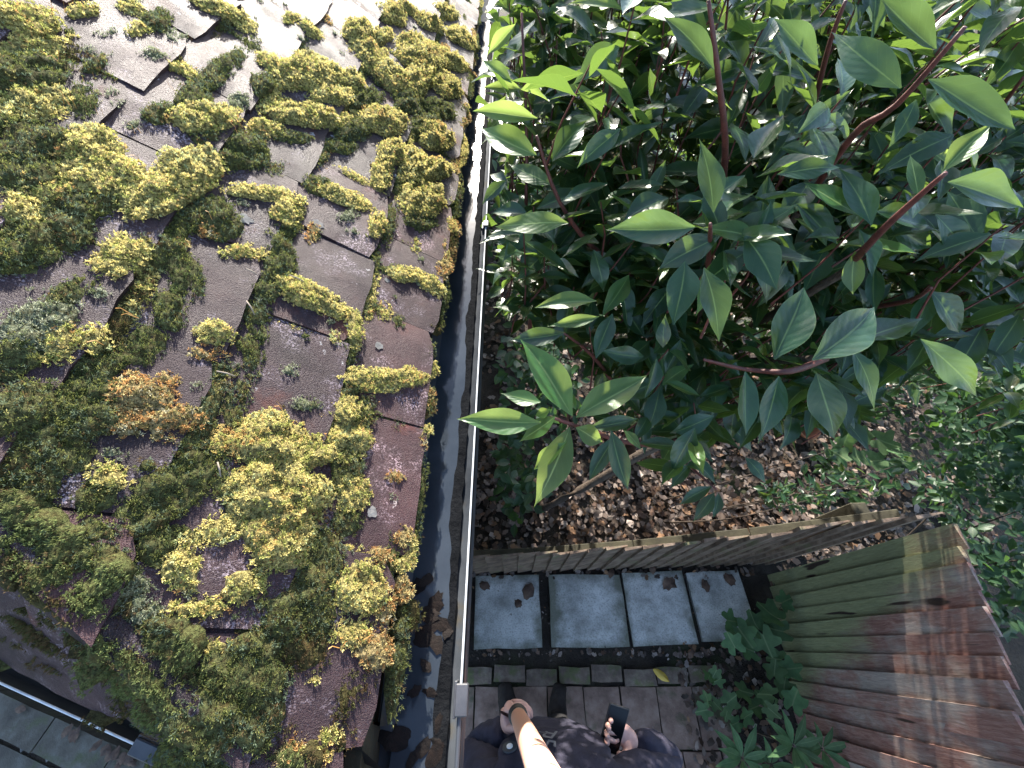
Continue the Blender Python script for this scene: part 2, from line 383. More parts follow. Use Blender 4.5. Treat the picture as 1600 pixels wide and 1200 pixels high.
# walls under the eaves
wp = [(-.33, -.05), (-.33, 6), (-5, 6), (-5, 1.6)]
bm = bmesh.new(); lo = [bm.verts.new((x, y, -.2)) for x, y in wp]; hi = [bm.verts.new((x, y, 2.44)) for x, y in wp]
for i in range(4): bm.faces.new((lo[i], lo[(i + 1) % 4], hi[(i + 1) % 4], hi[i]))
bm.normal_update(); bmesh.ops.recalc_face_normals(bm, faces=bm.faces[:]); part('wall', bm_mesh('wall', bm, M['wall']))
# deck = the roof part that carries the tiles
bm = bmesh.new()
q = [A(-.0, -.2, -.03), A(0, 5.5, -.03), A(2.6, 5.5, -.03), A(2.6, 1.74, -.03)]
bm.faces.new([bm.verts.new(v) for v in q])
q = [B(.02, 0, -.055), B(.02, 2.9, -.055), B(1.2, 2.9, -.055), CORN + hip * 2.2 - nB * .055]
bm.faces.new([bm.verts.new(v) for v in q])
roof = part('roof', bm_mesh('roof', bm, M['under']))
def tile_mesh(w, L, th=.0125, cut=None, seed=0):
    bm = bmesh.new(); nx, ny = 2, 6; rr = random.Random(seed); ph = rr.random() * 90; chip = {0: rr.choice((0, 0, .008, .018)), ny: rr.choice((0, 0, .007, .015))}
    grid = {}
    for k in (0, 1):
        for i in range(nx + 1):
            for j in range(ny + 1):
                x = L * (i / nx); y = w * (j / ny - .5)
                z = (th if k else 0) - .03 * (y / w) ** 2 * .5 + .003 * mnoise.noise((x * 8, y * 12, ph))
                if i == 0: x += .007 * mnoise.noise((ph, y * 32, 1)) + chip.get(j, 0); z -= .003 if k else 0
                y2 = y + .002 * mnoise.noise((x * 20, ph, j))
                grid[k, i, j] = bm.verts.new((x, y2, z))
    for i in range(nx):
        for j in range(ny):
            bm.faces.new((grid[1, i, j], grid[1, i + 1, j], grid[1, i + 1, j + 1], grid[1, i, j + 1]))
    for j in range(ny): bm.faces.new((grid[0, 0, j], grid[1, 0, j], grid[1, 0, j + 1], grid[0, 0, j + 1]))
    for i in range(nx):
        bm.faces.new((grid[0, i, 0], grid[0, i + 1, 0], grid[1, i + 1, 0], grid[1, i, 0])); bm.faces.new((grid[0, i, ny], grid[1, i, ny], grid[1, i + 1, ny], grid[0, i + 1, ny]))
    return bm
tile_cache = {}
def lay_tile(base, ux, uz, w, L, seed, cutsign, parent):
    """one clay tile: tail at base, running up ux; cut along the hip where it crosses it"""
    m3 = frame_from(ux, uz); mt = Matrix.Translation(base) @ m3.to_4x4()
    cs = [mt @ Vector((x, y, 0)) for x in (0, L) for y in (-w / 2, w / 2)]
    d = [(c - CORN).dot(hipn) * cutsign for c in cs]
    if max(d) < .01: return None
    if min(d) > 0:
        key = (seed % 11, round(w, 3), round(L, 3))
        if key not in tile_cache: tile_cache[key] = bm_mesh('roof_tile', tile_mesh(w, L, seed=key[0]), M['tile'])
        o = part('roof_tile', tile_cache[key], roof); o.matrix_basis = mt
    else:
        bm = tile_mesh(w, L, seed=seed); inv = mt.inverted()
        bmesh.ops.bisect_plane(bm, geom=bm.verts[:] + bm.edges[:] + bm.faces[:], plane_co=inv @ CORN, plane_no=(inv.to_3x3() @ (hipn * -cutsign)), clear_outer=True)
        if not bm.faces: bm.free(); return None
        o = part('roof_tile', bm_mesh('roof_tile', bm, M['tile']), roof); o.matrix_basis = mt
    return o
GA, WA, LA, TK = .148, .2095, .30, .088
edgesA = [0, .152, .315, .44, .565, .70, .84, .98, 1.12]
joints = []
for c, s0 in enumerate(edgesA):
    off = -.30 + (.0 if c % 2 else .105) + random.uniform(-.012, .012)
    for k in range(19):
        yc = off + k * .212
        if yc > 3.55: continue
        ss = s0 + random.uniform(-.005, .005)
        if c == 0 and yc < .1: ss += .045 * min(1, (.1 - yc) / .25)
        ux = (uA - nA * TK + vA * random.uniform(-.02, .02)).normalized(); uz = (nA + vA * random.uniform(-.012, .012)).normalized()
        lay_tile(A(ss, yc, .022 + random.uniform(-.002, .003)), ux, uz, WA, LA, random.randrange(999), 1, roof)
        joints.append((s0, yc))
for c in range(7):
    s0 = .012 + c * .14; off = .02 + (.1 if c % 2 else 0)
    for k in range(12):
        l = off + k * .212
        ux = (uB - nB * TK + dB * random.uniform(-.02, .02)).normalized(); uz = (nB + dB * random.uniform(-.02, .02)).normalized()
        lay_tile(B(s0 + random.uniform(-.004, .004), l, -.006), ux, uz, WA, LA, random.randrange(999), -1, roof)
from mathutils.bvhtree import BVHTree
_tv, _tf = [], []
for _o in [o for o in C.objects if o.name.startswith('roof_tile')]:
    _n = len(_tv); _tv += [_o.matrix_basis @ v.co for v in _o.data.vertices]; _tf += [tuple(i + _n for i in p.vertices) for p in _o.data.polygons]
TILES = BVHTree.FromPolygons(_tv, _tf)
def bed_on_tiles(p, n, dflt):
    h_ = TILES.ray_cast(p + n * .12, -n, .25)
    return h_[0] if h_[0] is not None else dflt
# mortar bedding along the hip
V, Fc = tube_arrays([CORN + hip * k * .05 + (nA + nB) * (.004 + .004 * mnoise.noise((k * .7, 0, 0))) for k in range(0, 40)], [.022 + .006 * mnoise.noise((k * .9, 5, 0)) for k in range(40)], 8)
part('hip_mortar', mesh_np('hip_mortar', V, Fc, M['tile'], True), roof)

# ---------------------------------------------------------------- gutters
def sweep(profile, path_pts, outs):
    """profile = [(out, up)], path points with outward vectors"""
    V = []; n = len(profile); Fc = []
    for p, o in zip(path_pts, outs):
        for (a, b) in profile: V.append(Vector(p) + o * a + Vector((0, 0, b)))
    for i in range(len(path_pts) - 1):
        for k in range(n - 1):
            a = i * n + k; Fc.append((a, a + 1, a + n + 1, a + n))
    return V, Fc
prof = [(-.105, .0), (-.103, -.028)] + [(-.05 + .053 * -math.cos(t_), -.028 - .032 * math.sin(t_)) for t_ in np.linspace(.25, math.pi - .25, 7)] + [(.0, -.028), (.002, .0)]
prof_o = [(.0035, .0), (.003, -.03)] + [(-.05 - .056 * math.cos(t_), -.03 - .035 * math.sin(t_)) for t_ in np.linspace(math.pi - .2, .2, 7)] + [(-.108, -.028), (-.108, .0)]
RIM = 2.45; X1 = Vector((1, 0, 0))
oB = Vector((dB.y, -dB.x, 0)); oB = oB if oB.y < 0 else -oB; oB.normalize()
gl0 = at_z(0, 1065, RIM); gl1 = at_z(220, 1165, RIM)
dG = (gl0 - gl1); dG.z = 0; dG.normalize(); oG = Vector((dG.y, -dG.x, 0)); oG = oG if oG.y < 0 else -oG
CG = gl1 + dG * ((-.070 - gl1.x) / dG.x)                 # where both outer rims meet
mitre = (X1 + oG) / (1 + X1.dot(oG))
pathG = [CG + Vector((0, 3.7, 0)), CG + Vector((0, 2.4, 0)), CG + Vector((0, 1.2, 0)), CG + Vector((0, .5, 0)), CG, CG + dG * .45, CG + dG * 1.2, CG + dG * 2.2]
outG = [X1, X1, X1, X1, mitre, oG, oG, oG]
V1, F1 = sweep(prof, pathG, outG); V2, F2 = sweep(prof_o, pathG, outG)
gutter = part('gutter', mesh_np('gutter', V1 + V2, F1 + [tuple(i + len(V1) for i in f) for f in F2], M['gutter'], True))
def lip(name, pa, pb, m, r=.0042):
    bm = bmesh.new(); d = pb - pa; mt = Matrix.Translation((pa + pb) / 2) @ frame_from(d, Vector((0, 0, 1))).to_4x4()
    add_box(bm, (d.length, r * 2, r * 1.6), mt, r * .6); return part(name, bm_mesh(name, bm, m), gutter)
ybr = at_z(738, 1070, RIM).y
lip('rim', Vector((CG.x, CG.y + 3.7, RIM + .003)), Vector((CG.x, ybr, RIM + .003)), M['lip'], .0014)
lip('rim', Vector((CG.x, ybr - .002, RIM + .003)), Vector((CG.x, CG.y, RIM + .003)), M['lipdark'], .003)
ge = gl1 + dG * .0
lip('rim', ge + Vector((0, 0, .003)), CG + dG * 2.2 + Vector((0, 0, .003)), M['lip'], .0014)
lip('rim', CG + Vector((0, 0, .003)), ge - dG * .002 + Vector((0, 0, .003)), M['lipdark'], .0035)
def clip(p, along, out, sx, sy, sz):
    bm = bmesh.new(); mt = Matrix.Translation(p) @ frame_from(along, Vector((0, 0, 1))).to_4x4()
    add_box(bm, (sx, sy, sz), mt, .0015)
    mt2 = Matrix.Translation(p + out * (-.009) + Vector((0, 0, -.012))) @ frame_from(along, Vector((0, 0, 1))).to_4x4()
    add_box(bm, (sx * 1.15, .004, sz * 1.6), mt2, .001)
    return part('bracket', bm_mesh('bracket', bm, M['bracket']), gutter)
y1 = at_z(757, 353, RIM).y
clip(Vector((CG.x, y1, RIM + .003)), vA, X1, .022, .014, .014)
clip(Vector((CG.x + .002, ybr - .016, RIM + .002)), vA, X1, .036, .017, .018)
clip(Vector((CG.x, y1 + .9, RIM + .003)), vA, X1, .022, .014, .014)
clip(ge - dG * .015 + Vector((0, 0, .002)), dG, oG, .04, .018, .018)
# fascia boards behind
bm = bmesh.new()
add_box(bm, (.02, 5.6, .16), Matrix.Translation((CG.x - .125, 2.62, 2.40)))
part('fascia', bm_mesh('fascia', bm, M['wood_dark']))
# standing water in the gutter, with a ragged edge where silt has dried
V = []; Fc = []; N = 150
for i in range(N + 1):
    y = CG.y + .012 + (2.6 - CG.y) * i / N
    e = .0 + .010 * mnoise.noise((y * 7, 0, 0)) + .006 * mnoise.noise((y * 31, 2, 0))
    V += [Vector((CG.x - .0955, y, RIM - .0445)), Vector((CG.x - .032 + e, y, RIM - .0445))]
for i in range(N): Fc.append((2 * i, 2 * i + 1, 2 * i + 3, 2 * i + 2))
V2 = [v.copy() for v in V]; F2 = list(Fc)
tag(link('gutter_water', mesh_np('gutter_water', V, Fc, M['water'])), kind='structure')

# dark silt along the outer side of the channel
V = []
for i in range(N + 1):
    a, b = V2[2 * i], V2[2 * i + 1]; e = .004 * mnoise.noise((b.y * 40, 9, 0))
    V += [Vector((b.x - .004, b.y, b.z + .0012)), Vector((CG.x - .020 + e, b.y, b.z + .0015))]
tag(link('gutter_silt', mesh_np('gutter_silt', V, F2, m_noise('dark_silt', [(.3, (.0035, .004, .005)), (.7, (.011, .012, .014))], 30, .95, .8, .004, spec=.03))), 'black wet silt lining the outer side of the gutter', 'silt', kind='stuff')

# ---------------------------------------------------------------- moss (measured patches: centre and half-axes, laid on the slope they grow on)
MOSS = [ # px, py, rx, ry, turn, kind
(35,25,60,22,10,'s'),(45,62,62,22,0,'s'),(130,8,26,12,0,'s'),(40,110,70,40,0,'f'),(60,150,62,24,-5,'s'),(20,190,45,25,0,'f'),(45,172,70,18,0,'s'),(130,150,24,30,0,'f'),
(60,225,75,40,0,'f'),(40,265,60,30,0,'f'),(140,235,50,50,0,'s'),(170,275,60,32,0,'s'),(150,92,28,14,-20,'f'),(110,48,10,8,0,'s'),(175,42,8,6,0,'c'),(215,42,22,10,0,'s'),(245,28,25,22,0,'f'),
(345,14,42,11,18,'s'),(385,32,20,12,30,'s'),(205,5,22,10,15,'s'),(240,82,22,9,10,'c'),(285,97,36,10,20,'s'),(345,105,42,20,-35,'f'),(305,150,26,30,-50,'f'),(250,172,26,18,0,'f'),(207,186,14,9,0,'c'),(172,138,12,9,0,'c'),(183,156,8,7,0,'c'),(160,46,12,6,0,'c'),(140,70,12,6,0,'c'),(262,42,14,6,0,'c'),(285,50,9,6,0,'c'),
(325,185,50,24,0,'s'),(360,225,58,34,15,'f'),(300,262,48,34,0,'s'),(285,290,40,20,0,'s'),(375,155,18,14,0,'c'),
(455,26,12,9,0,'s'),(485,42,26,9,32,'s'),(560,48,24,18,20,'s'),(615,18,26,14,30,'s'),(578,85,36,20,32,'s'),(598,52,18,12,0,'s'),(670,36,26,9,30,'s'),(700,16,20,8,30,'s'),(640,12,20,7,30,'s'),(722,58,24,12,35,'s'),(642,65,20,14,0,'s'),
(430,100,34,12,28,'s'),(450,165,22,10,30,'s'),(480,115,52,26,10,'s'),(535,118,38,14,20,'s'),(615,118,38,18,38,'s'),(662,88,36,24,20,'s'),(705,92,28,12,32,'s'),(655,122,24,26,0,'s'),(702,132,26,16,35,'s'),(500,98,40,12,25,'s'),
(490,178,56,18,8,'s'),(522,150,34,14,5,'s'),(602,186,36,24,20,'s'),(640,158,26,18,30,'f'),(682,212,32,18,35,'s'),(668,192,26,16,0,'f'),(612,238,22,22,0,'s'),(676,262,28,18,10,'s'),(645,262,24,26,0,'s'),(556,198,28,20,0,'f'),(535,222,30,12,10,'f'),(418,195,30,14,10,'s'),(410,130,20,18,0,'f'),(405,230,18,30,-20,'f'),(460,210,30,10,10,'f'),(570,150,30,18,0,'f'),(720,100,14,10,30,'s'),(690,170,26,14,30,'f'),
(415,300,58,13,10,'s'),(445,330,22,20,40,'s'),(438,358,26,26,0,'f'),(470,320,10,18,0,'s'),(545,306,46,13,22,'s'),(500,284,24,16,20,'f'),(545,335,16,10,0,'c'),(590,350,13,20,0,'s'),(598,268,16,24,0,'s'),(640,242,26,16,10,'s'),(662,308,38,26,10,'s'),(640,280,26,20,0,'f'),(660,345,24,14,10,'f'),
(383,388,40,13,4,'s'),(335,328,38,28,-20,'f'),(360,350,30,18,-20,'f'),(440,395,26,34,-20,'f'),(425,440,26,26,-20,'f'),(405,490,20,40,-15,'f'),(395,545,18,45,-10,'f'),(382,600,16,35,-8,'f'),
(500,465,62,20,28,'s'),(470,452,40,20,20,'s'),(556,512,14,32,-8,'s'),(550,545,15,30,0,'f'),(640,428,30,13,10,'s'),(676,446,20,13,35,'s'),(590,400,10,35,-8,'f'),(612,418,16,9,0,'f'),(578,470,10,30,-8,'f'),
(240,305,55,32,-15,'s'),(300,258,42,22,0,'s'),(22,335,62,32,-10,'s'),(60,290,80,26,-10,'s'),(60,375,80,38,-10,'f'),(110,330,50,40,-20,'f'),(150,300,40,40,0,'f'),(30,395,60,30,0,'f'),
(192,398,44,32,-20,'s'),(220,440,26,18,0,'s'),(258,372,35,45,-30,'f'),(292,420,24,50,-25,'f'),(268,478,28,38,-25,'f'),(160,458,18,11,0,'c'),(110,455,45,22,-20,'f'),(60,505,62,38,-20,'c'),(25,550,50,36,-20,'f'),(92,532,34,34,0,'s'),(148,528,28,22,0,'s'),(205,480,20,20,-30,'s'),(140,585,70,36,-30,'f'),(225,535,45,32,-35,'f'),
(337,516,32,19,8,'s'),(328,545,30,12,0,'o'),(345,572,26,18,-10,'f'),(20,640,75,45,-20,'f'),(90,640,70,40,-20,'f'),(160,625,50,45,-25,'f'),(457,573,14,12,0,'c'),(480,628,25,14,5,'c'),
(600,592,62,18,4,'s'),(545,598,20,26,0,'f'),(642,588,26,16,10,'s'),(545,650,36,42,0,'s'),(552,690,30,30,0,'s'),(575,640,14,40,0,'f'),(545,735,26,40,0,'f'),(556,770,26,30,0,'s'),(622,742,14,10,0,'o'),(545,810,24,28,0,'f'),(618,775,8,6,0,'c'),
(432,690,60,46,0,'s'),(420,660,36,24,0,'s'),(440,770,70,56,0,'s'),(440,845,56,48,-20,'s'),(340,828,52,22,-20,'s'),(285,890,34,38,0,'s'),(320,950,50,20,-5,'s'),(385,915,38,26,-20,'s'),(380,770,30,40,0,'s'),(490,700,36,28,0,'s'),
(222,622,52,42,0,'o'),(198,660,34,22,0,'o'),(262,658,34,28,-20,'o'),(300,688,30,20,-20,'o'),(262,588,18,12,0,'o'),(338,600,30,13,0,'o'),(310,600,12,9,0,'c'),(295,650,24,20,0,'o'),(175,742,34,26,0,'s'),(178,705,22,12,0,'c'),
(280,748,65,46,-30,'f'),(230,805,55,40,-30,'f'),(345,745,22,60,-20,'f'),(365,640,20,45,-15,'f'),(330,690,30,35,-20,'f'),(50,690,75,45,-25,'f'),(105,690,45,50,-25,'f'),(130,650,50,40,-25,'f'),(60,745,50,40,-20,'f'),(260,850,45,35,-20,'f'),
(568,918,40,44,0,'s'),(600,868,20,14,20,'o'),(556,990,32,24,0,'s'),(582,1015,28,34,0,'o'),(602,950,16,34,0,'o'),(540,860,14,12,0,'c'),(502,890,34,70,10,'f'),(455,955,60,52,-20,'f'),(420,1010,60,46,-20,'f'),(480,1010,46,40,-20,'d'),(505,960,30,40,0,'f'),(400,1065,55,48,-20,'f'),(350,1040,40,30,-30,'f'),(330,1130,62,56,0,'f'),(300,1185,65,36,0,'f'),(395,1140,40,40,0,'f'),(520,1150,26,16,-40,'s'),(500,1180,26,22,0,'s'),(548,1085,20,40,15,'d'),(540,1150,18,30,15,'d'),(495,1060,12,12,0,'s'),(575,1065,12,20,0,'d'),(340,1015,25,14,-20,'s'),
(55,845,28,62,28,'h'),(28,800,16,38,20,'h'),(95,900,46,26,30,'h'),(135,945,40,24,40,'h'),(165,995,30,46,35,'h'),(205,1030,42,32,35,'h'),(235,1065,46,30,35,'h'),(270,1100,36,30,30,'h'),(225,1025,11,14,0,'c'),(195,915,40,48,10,'c'),(175,870,42,30,20,'f'),(150,830,40,30,20,'f'),(245,985,16,14,0,'c'),(60,790,30,30,0,'f'),(15,760,40,30,0,'f'),
(10,830,30,40,20,'h'),(50,900,40,30,30,'h'),(110,950,34,30,40,'d'),(150,1040,30,34,35,'h'),(195,1075,34,26,35,'h'),(245,1110,40,26,30,'h'),(290,1060,40,30,30,'f'),(120,870,34,30,20,'f'),(230,950,34,34,20,'c'),(300,1000,36,30,20,'f'),(270,1030,40,26,30,'f'),(150,770,40,30,-20,'f'),(15,960,30,8,32,'d'),(130,1060,30,8,30,'d'),(180,1110,26,8,28,'d'),(70,975,18,8,30,'d'),(40,1003,42,9,32,'d'),(70,1022,22,8,30,'d'),(45,1042,8,10,0,'d'),(100,980,14,40,35,'d'),(255,1085,20,14,30,'d'),(15,880,26,40,20,'d'),(60,930,40,20,30,'d'),
]
PAL = {
 's': [((.40, .44, .22), .16), ((.68, .58, .22), .36), ((.36, .37, .11), .24), ((.66, .49, .18), .18), ((.46, .26, .10), .06)],
 'o': [((.54, .44, .20), .42), ((.46, .26, .10), .22), ((.28, .24, .10), .20), ((.50, .46, .30), .16)],
 'f': [((.075, .10, .036), .30), ((.15, .165, .05), .30), ((.12, .16, .10), .18), ((.13, .09, .04), .12), ((.28, .27, .10), .10)],
 'c': [((.22, .25, .14), .4), ((.30, .32, .23), .4), ((.14, .17, .08), .2)],
 'd': [((.08, .08, .028), .5), ((.11, .075, .035), .35), ((.15, .15, .06), .15)],
 'h': [((.18, .215, .075), .5), ((.12, .14, .05), .3), ((.15, .11, .05), .2)],
}
def star_template(kind):
    """a shoot seen from above: a whorl of narrow pointed blades"""
    nb = {'s': 6, 'o': 6, 'f': 5, 'c': 5, 'd': 5, 'h': 5}[kind]; V = []; Fq = []
    for i in range(nb):
        a = 2 * math.pi * (i + random.uniform(-.25, .25)) / nb
        el = random.uniform(.35, 1.1) if kind in 'so' else random.uniform(.5, 1.35)
        L = random.uniform(.8, 1.2); w = .15 if kind in 'so' else .11
        if i % 3 == 2: el += .3; L *= .7
        d = np.array([math.cos(a) * math.cos(el), math.sin(a) * math.cos(el), math.sin(el)]); sdw = np.array([-math.sin(a), math.cos(a), 0])
        b = len(V); mid = d * L * .5
        V += [np.array([0, 0, -.25]), mid + sdw * w, d * L + np.array([0, 0, -.12 if kind in 'so' else 0]), mid - sdw * w]; Fq.append((b, b + 1, b + 2, b + 3))
    return np.array(V), np.array(Fq)
TPL = {k: [star_template(k) for _ in range(5)] for k in PAL}
mossV, mossF, mossC, bedV, bedF, bedC = [], [], [], [], [], []
nv = 0
def hnoise(a, b, c): return mnoise.noise((a, b, c))
def rand_rot(n):
    a = rng.uniform(0, 2 * np.pi, n); tx = rng.normal(0, .3, n); ty = rng.normal(0, .3, n)
    return a, tx, ty
def moss_patch(o, ax, ay, n, kind, dens=1.0, hmax=.037, out=None):
    """o centre; ax, ay half-axis vectors on the slope; n its normal"""
    global nv
    la, lb = ax.length, ay.length; area = math.pi * ax.cross(ay).length
    h = min(hmax, .62 * min(la, lb)) * {'s': 1, 'o': .9, 'f': .8, 'c': .8, 'd': .55, 'h': 1}[kind]
    sd = random.random() * 100
    rim = lambda th: 1 + .30 * hnoise(math.cos(th) * 1.3 + sd, math.sin(th) * 1.3, sd) + .16 * hnoise(math.cos(th) * 4 + sd, math.sin(th) * 4, 2)
    def top(u, v):
        r = math.hypot(u, v) / rim(math.atan2(v, u))
        if r > 1: return None
        return h * ((1 - r * r) ** .55) * max(.15, .66 + .62 * hnoise(u * la * 42 + sd, v * lb * 42, 1) + .34 * hnoise(u * la * 105 + sd, v * lb * 105, 4))
    # bed
    nr, na = (7, 26) if min(la, lb) > .02 else (3, 12); b = len(bedV); bc_ = np.average(np.array([p[0] for p in PAL[kind]]), axis=0, weights=[p[1] for p in PAL[kind]]); bedV.append(o + n * (top(0, 0) or 0) * .93); bedC.extend([bc_ * random.uniform(.6, 1.0) for _ in range(1 + nr * na)])
    for i in range(1, nr + 1):
        for k in range(na):
            th = 2 * math.pi * k / na; r = i / nr * .97 * rim(th); u, v = r * math.cos(th), r * math.sin(th)
            z = (top(u, v) or 0) * .93 - (.012 if i == nr else .0)
            bedV.append(o + ax * u + ay * v + n * z)
    for k in range(na): bedF.append((b, b + 1 + k, b + 1 + (k + 1) % na))
    for i in range(nr - 1):
        for k in range(na):
            p = b + 1 + i * na; bedF.append((p + k, p + na + k, p + na + (k + 1) % na, p + (k + 1) % na))
    # shoots
    sp = {'s': .0037, 'o': .0037, 'f': .0040, 'c': .0034, 'd': .0045, 'h': .0036}[kind]
    cnt = max(6, int(area / sp ** 2 * dens))
    m3 = frame_from(ax, n); X = m3.col[0]; Y = m3.col[1]; Z = m3.col[2]
    base = np.array([[X.x, X.y, X.z], [Y.x, Y.y, Y.z], [Z.x, Z.y, Z.z]])
    pal = PAL[kind]; pw = np.array([p[1] for p in pal]); pw /= pw.sum()
    for _ in range(cnt):
        th = random.uniform(0, 2 * math.pi); r = math.sqrt(random.random()) * 1.08; u, v = r * math.cos(th), r * math.sin(th)
        z = top(u, v)
        if z is None: continue
        # slope-wise lean outwards
        g = max(0, r - .35) * (h / max(.01, min(la, lb)))
        pos = o + ax * u + ay * v + n * (z + .001)
        tp, fq = TPL[kind][random.randrange(5)]
        sc = {'s': .0040, 'o': .0040, 'f': .0040, 'c': .0036, 'd': .0044, 'h': .0037}[kind] * random.uniform(.7, 1.3)
        a = random.uniform(0, 6.283); c, s_ = math.cos(a), math.sin(a)
        T = tp * sc; T = np.c_[T[:, 0] * c - T[:, 1] * s_, T[:, 0] * s_ + T[:, 1] * c, T[:, 2]]
        lx = random.gauss(0, .25) + g * math.cos(th) * 1.2; ly = random.gauss(0, .25) + g * math.sin(th) * 1.2
        T = np.c_[T[:, 0] + lx * T[:, 2], T[:, 1] + ly * T[:, 2], T[:, 2] - lx * T[:, 0] * .6 - ly * T[:, 1] * .6]
        # colour runs in drifts through the patch
        q = hnoise(pos.x * 22, pos.y * 22, pos.z * 22 + sd * .0) * .5 + .5 + random.gauss(0, .16)
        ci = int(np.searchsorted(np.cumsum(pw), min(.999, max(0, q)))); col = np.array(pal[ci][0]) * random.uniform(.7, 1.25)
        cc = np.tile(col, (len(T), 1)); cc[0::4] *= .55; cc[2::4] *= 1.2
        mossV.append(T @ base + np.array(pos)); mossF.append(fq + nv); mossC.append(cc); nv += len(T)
LIFT = .026
cushions = []
for (px, py, rx, ry, turn, kind) in MOSS:
    c0 = on_plane(px, py, A(0, 0, LIFT + .006), nA); sd_ = side(c0)
    if sd_ == 'A': pl = (A(0, 0, LIFT), nA)
    else: pl = (B(0, 0, -.004), nB)
    p0 = (pl[0] + pl[1] * .008, pl[1])
    c0 = on_plane(px, py, *p0); ct, st = math.cos(R(turn)), math.sin(R(turn))
    ax = on_plane(px + rx * ct, py + rx * st, *p0) - c0; ay = on_plane(px - ry * st, py + ry * ct, *p0) - c0
    c0 = bed_on_tiles(c0, pl[1], c0 - pl[1] * .008) - pl[1] * .003
    ax = ax * 1.12; ay = ay * 1.12
    # keep the two axes square on the slope
    moss_patch(c0, ax, ay, pl[1], kind)
# the hip is buried under a continuous moss roll
for k in range(44):
    t_ = -.01 + k * .021; nh = (nA + nB).normalized(); c0 = CORN + hip * t_ + nh * (.010 + random.uniform(-.004, .004))
    cr = hip.cross(nh).normalized()
    moss_patch(c0 + cr * random.uniform(-.02, .02), hip * random.uniform(.022, .04), cr * random.uniform(.022, .042), nh, random.choice('hhffd'), hmax=.017)
for k in range(34):     # thin brown moss on the shaded end slope
    l = random.uniform(.05, .75); s_ = random.uniform(.0, .28); p = B(s_, l, .01)
    if side(p) == 'B': p = bed_on_tiles(p, nB, p) - nB * .002; moss_patch(p, dB * random.uniform(.01, .035), uB * random.uniform(.006, .012), nB, random.choice('ddfh'))
# thin moss in the joints between tiles and under the tile tails
for (s0, yc) in joints:
    if yc < 2.9 and side(A(s0, yc)) == 'A':
        if random.random() < .75:
            p = A(s0 + .07, yc + .106, .02); moss_patch(bed_on_tiles(p, nA, p) - nA * .004, uA * random.uniform(.05, .08), vA * random.uniform(.010, .018), nA, random.choice('dffs'))
        if random.random() < .75:
            p = A(s0 - .008, yc + random.uniform(-.03, .03), .021); moss_patch(p, vA * random.uniform(.06, .10), uA * random.uniform(.010, .018), nA, random.choice('dffs'))
    for _ in range(6):
        if random.random() < .62:
            if random.random() < .6: p = A(s0 - random.uniform(.004, .02), yc + random.uniform(-.1, .1), .016)
            else: p = A(s0 + random.uniform(0, .14), yc + .106 + random.uniform(-.01, .01), .02)
            if side(p) == 'A' and p.y < 2.9: moss_patch(p, uA * random.uniform(.008, .02), vA * random.uniform(.012, .04), nA, random.choice('ffdfso'))
for _ in range(130):   # scattered small tufts
    s_, y_ = random.uniform(.02, .85), random.uniform(-.1, 2.2); p = A(s_, y_, .027); p = bed_on_tiles(p, nA, p) - nA * .001
    if side(p) == 'A': r_ = random.uniform(.004, .011); moss_patch(p, uA * r_, vA * r_, nA, random.choice('ccfdc'), hmax=.012)
for _ in range(60):    # fringe along the eave
    y_ = random.uniform(-.15, 2.2); moss_patch(A(random.uniform(-.004, .012), y_, .024), uA * random.uniform(.008, .018), vA * random.uniform(.01, .035), nA, random.choice('sofd'), hmax=.018)
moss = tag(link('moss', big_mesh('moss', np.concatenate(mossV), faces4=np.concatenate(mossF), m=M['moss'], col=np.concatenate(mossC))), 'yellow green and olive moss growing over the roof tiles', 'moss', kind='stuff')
bm = bmesh.new(); bm.free()
_me = mesh_np('moss_cushions', bedV, bedF, M['mossbed'], True); _at = _me.color_attributes.new('Col', 'FLOAT_COLOR', 'POINT'); _at.data.foreach_set('color', np.c_[np.array(bedC), np.ones(len(bedC))].astype(np.float32).ravel())
print('MOSS QUADS', sum(len(f) for f in mossF), 'BED', len(bedF))
tag(link('moss_cushions', _me), 'soft green brown moss cushions swelling between the roof tiles', 'moss', kind='stuff')
# spore stalks
sv, sf = [], []
for (px, py, k) in [(95, 20, 5), (83, 92, 2), (140, 125, 2), (108, 170, 4), (155, 180, 2), (218, 205, 2), (220, 245, 2), (258, 80, 2), (328, 85, 1), (505, 265, 2), (550, 170, 4), (545, 185, 3), (218, 488, 2), (322, 352, 2), (270, 140, 2), (640, 250, 3), (690, 70, 3), (600, 110, 3), (590, 640, 2), (430, 645, 5), (405, 655, 3), (470, 760, 2), (60, 60, 2), (160, 540, 2), (520, 690, 2), (535, 1010, 4), (575, 995, 4), (650, 600, 2), (375, 205, 3), (440, 170, 2)]:
    for _ in range(k):
        p = on_plane(px + random.uniform(-12, 12), py + random.uniform(-9, 9), A(0, 0, .045), nA); L = random.uniform(.012, .024)
        d = Vector((random.gauss(0, .25), .35 + random.gauss(0, .25), 1)).normalized(); b = d.cross(Vector((1, .2, 0))).normalized() * .0005
        m_ = p + d * L * .6; e = p + d * L + Vector((random.uniform(-.006, .006), -.004, -.004)); i = len(sv)
        sv += [p - b, p + b, m_ + b, m_ - b, e + b * 1.6, e - b * 1.6]; sf += [(i, i + 1, i + 2, i + 3), (i + 3, i + 2, i + 4, i + 5)]
M['stalk'] = m_plain('orange_stalk', (.34, .17, .04), .6)
tag(link('moss_stalks', mesh_np('moss_stalks', sv, sf, M['stalk'])), 'thin orange spore stalks standing up from the moss', 'moss', kind='stuff')

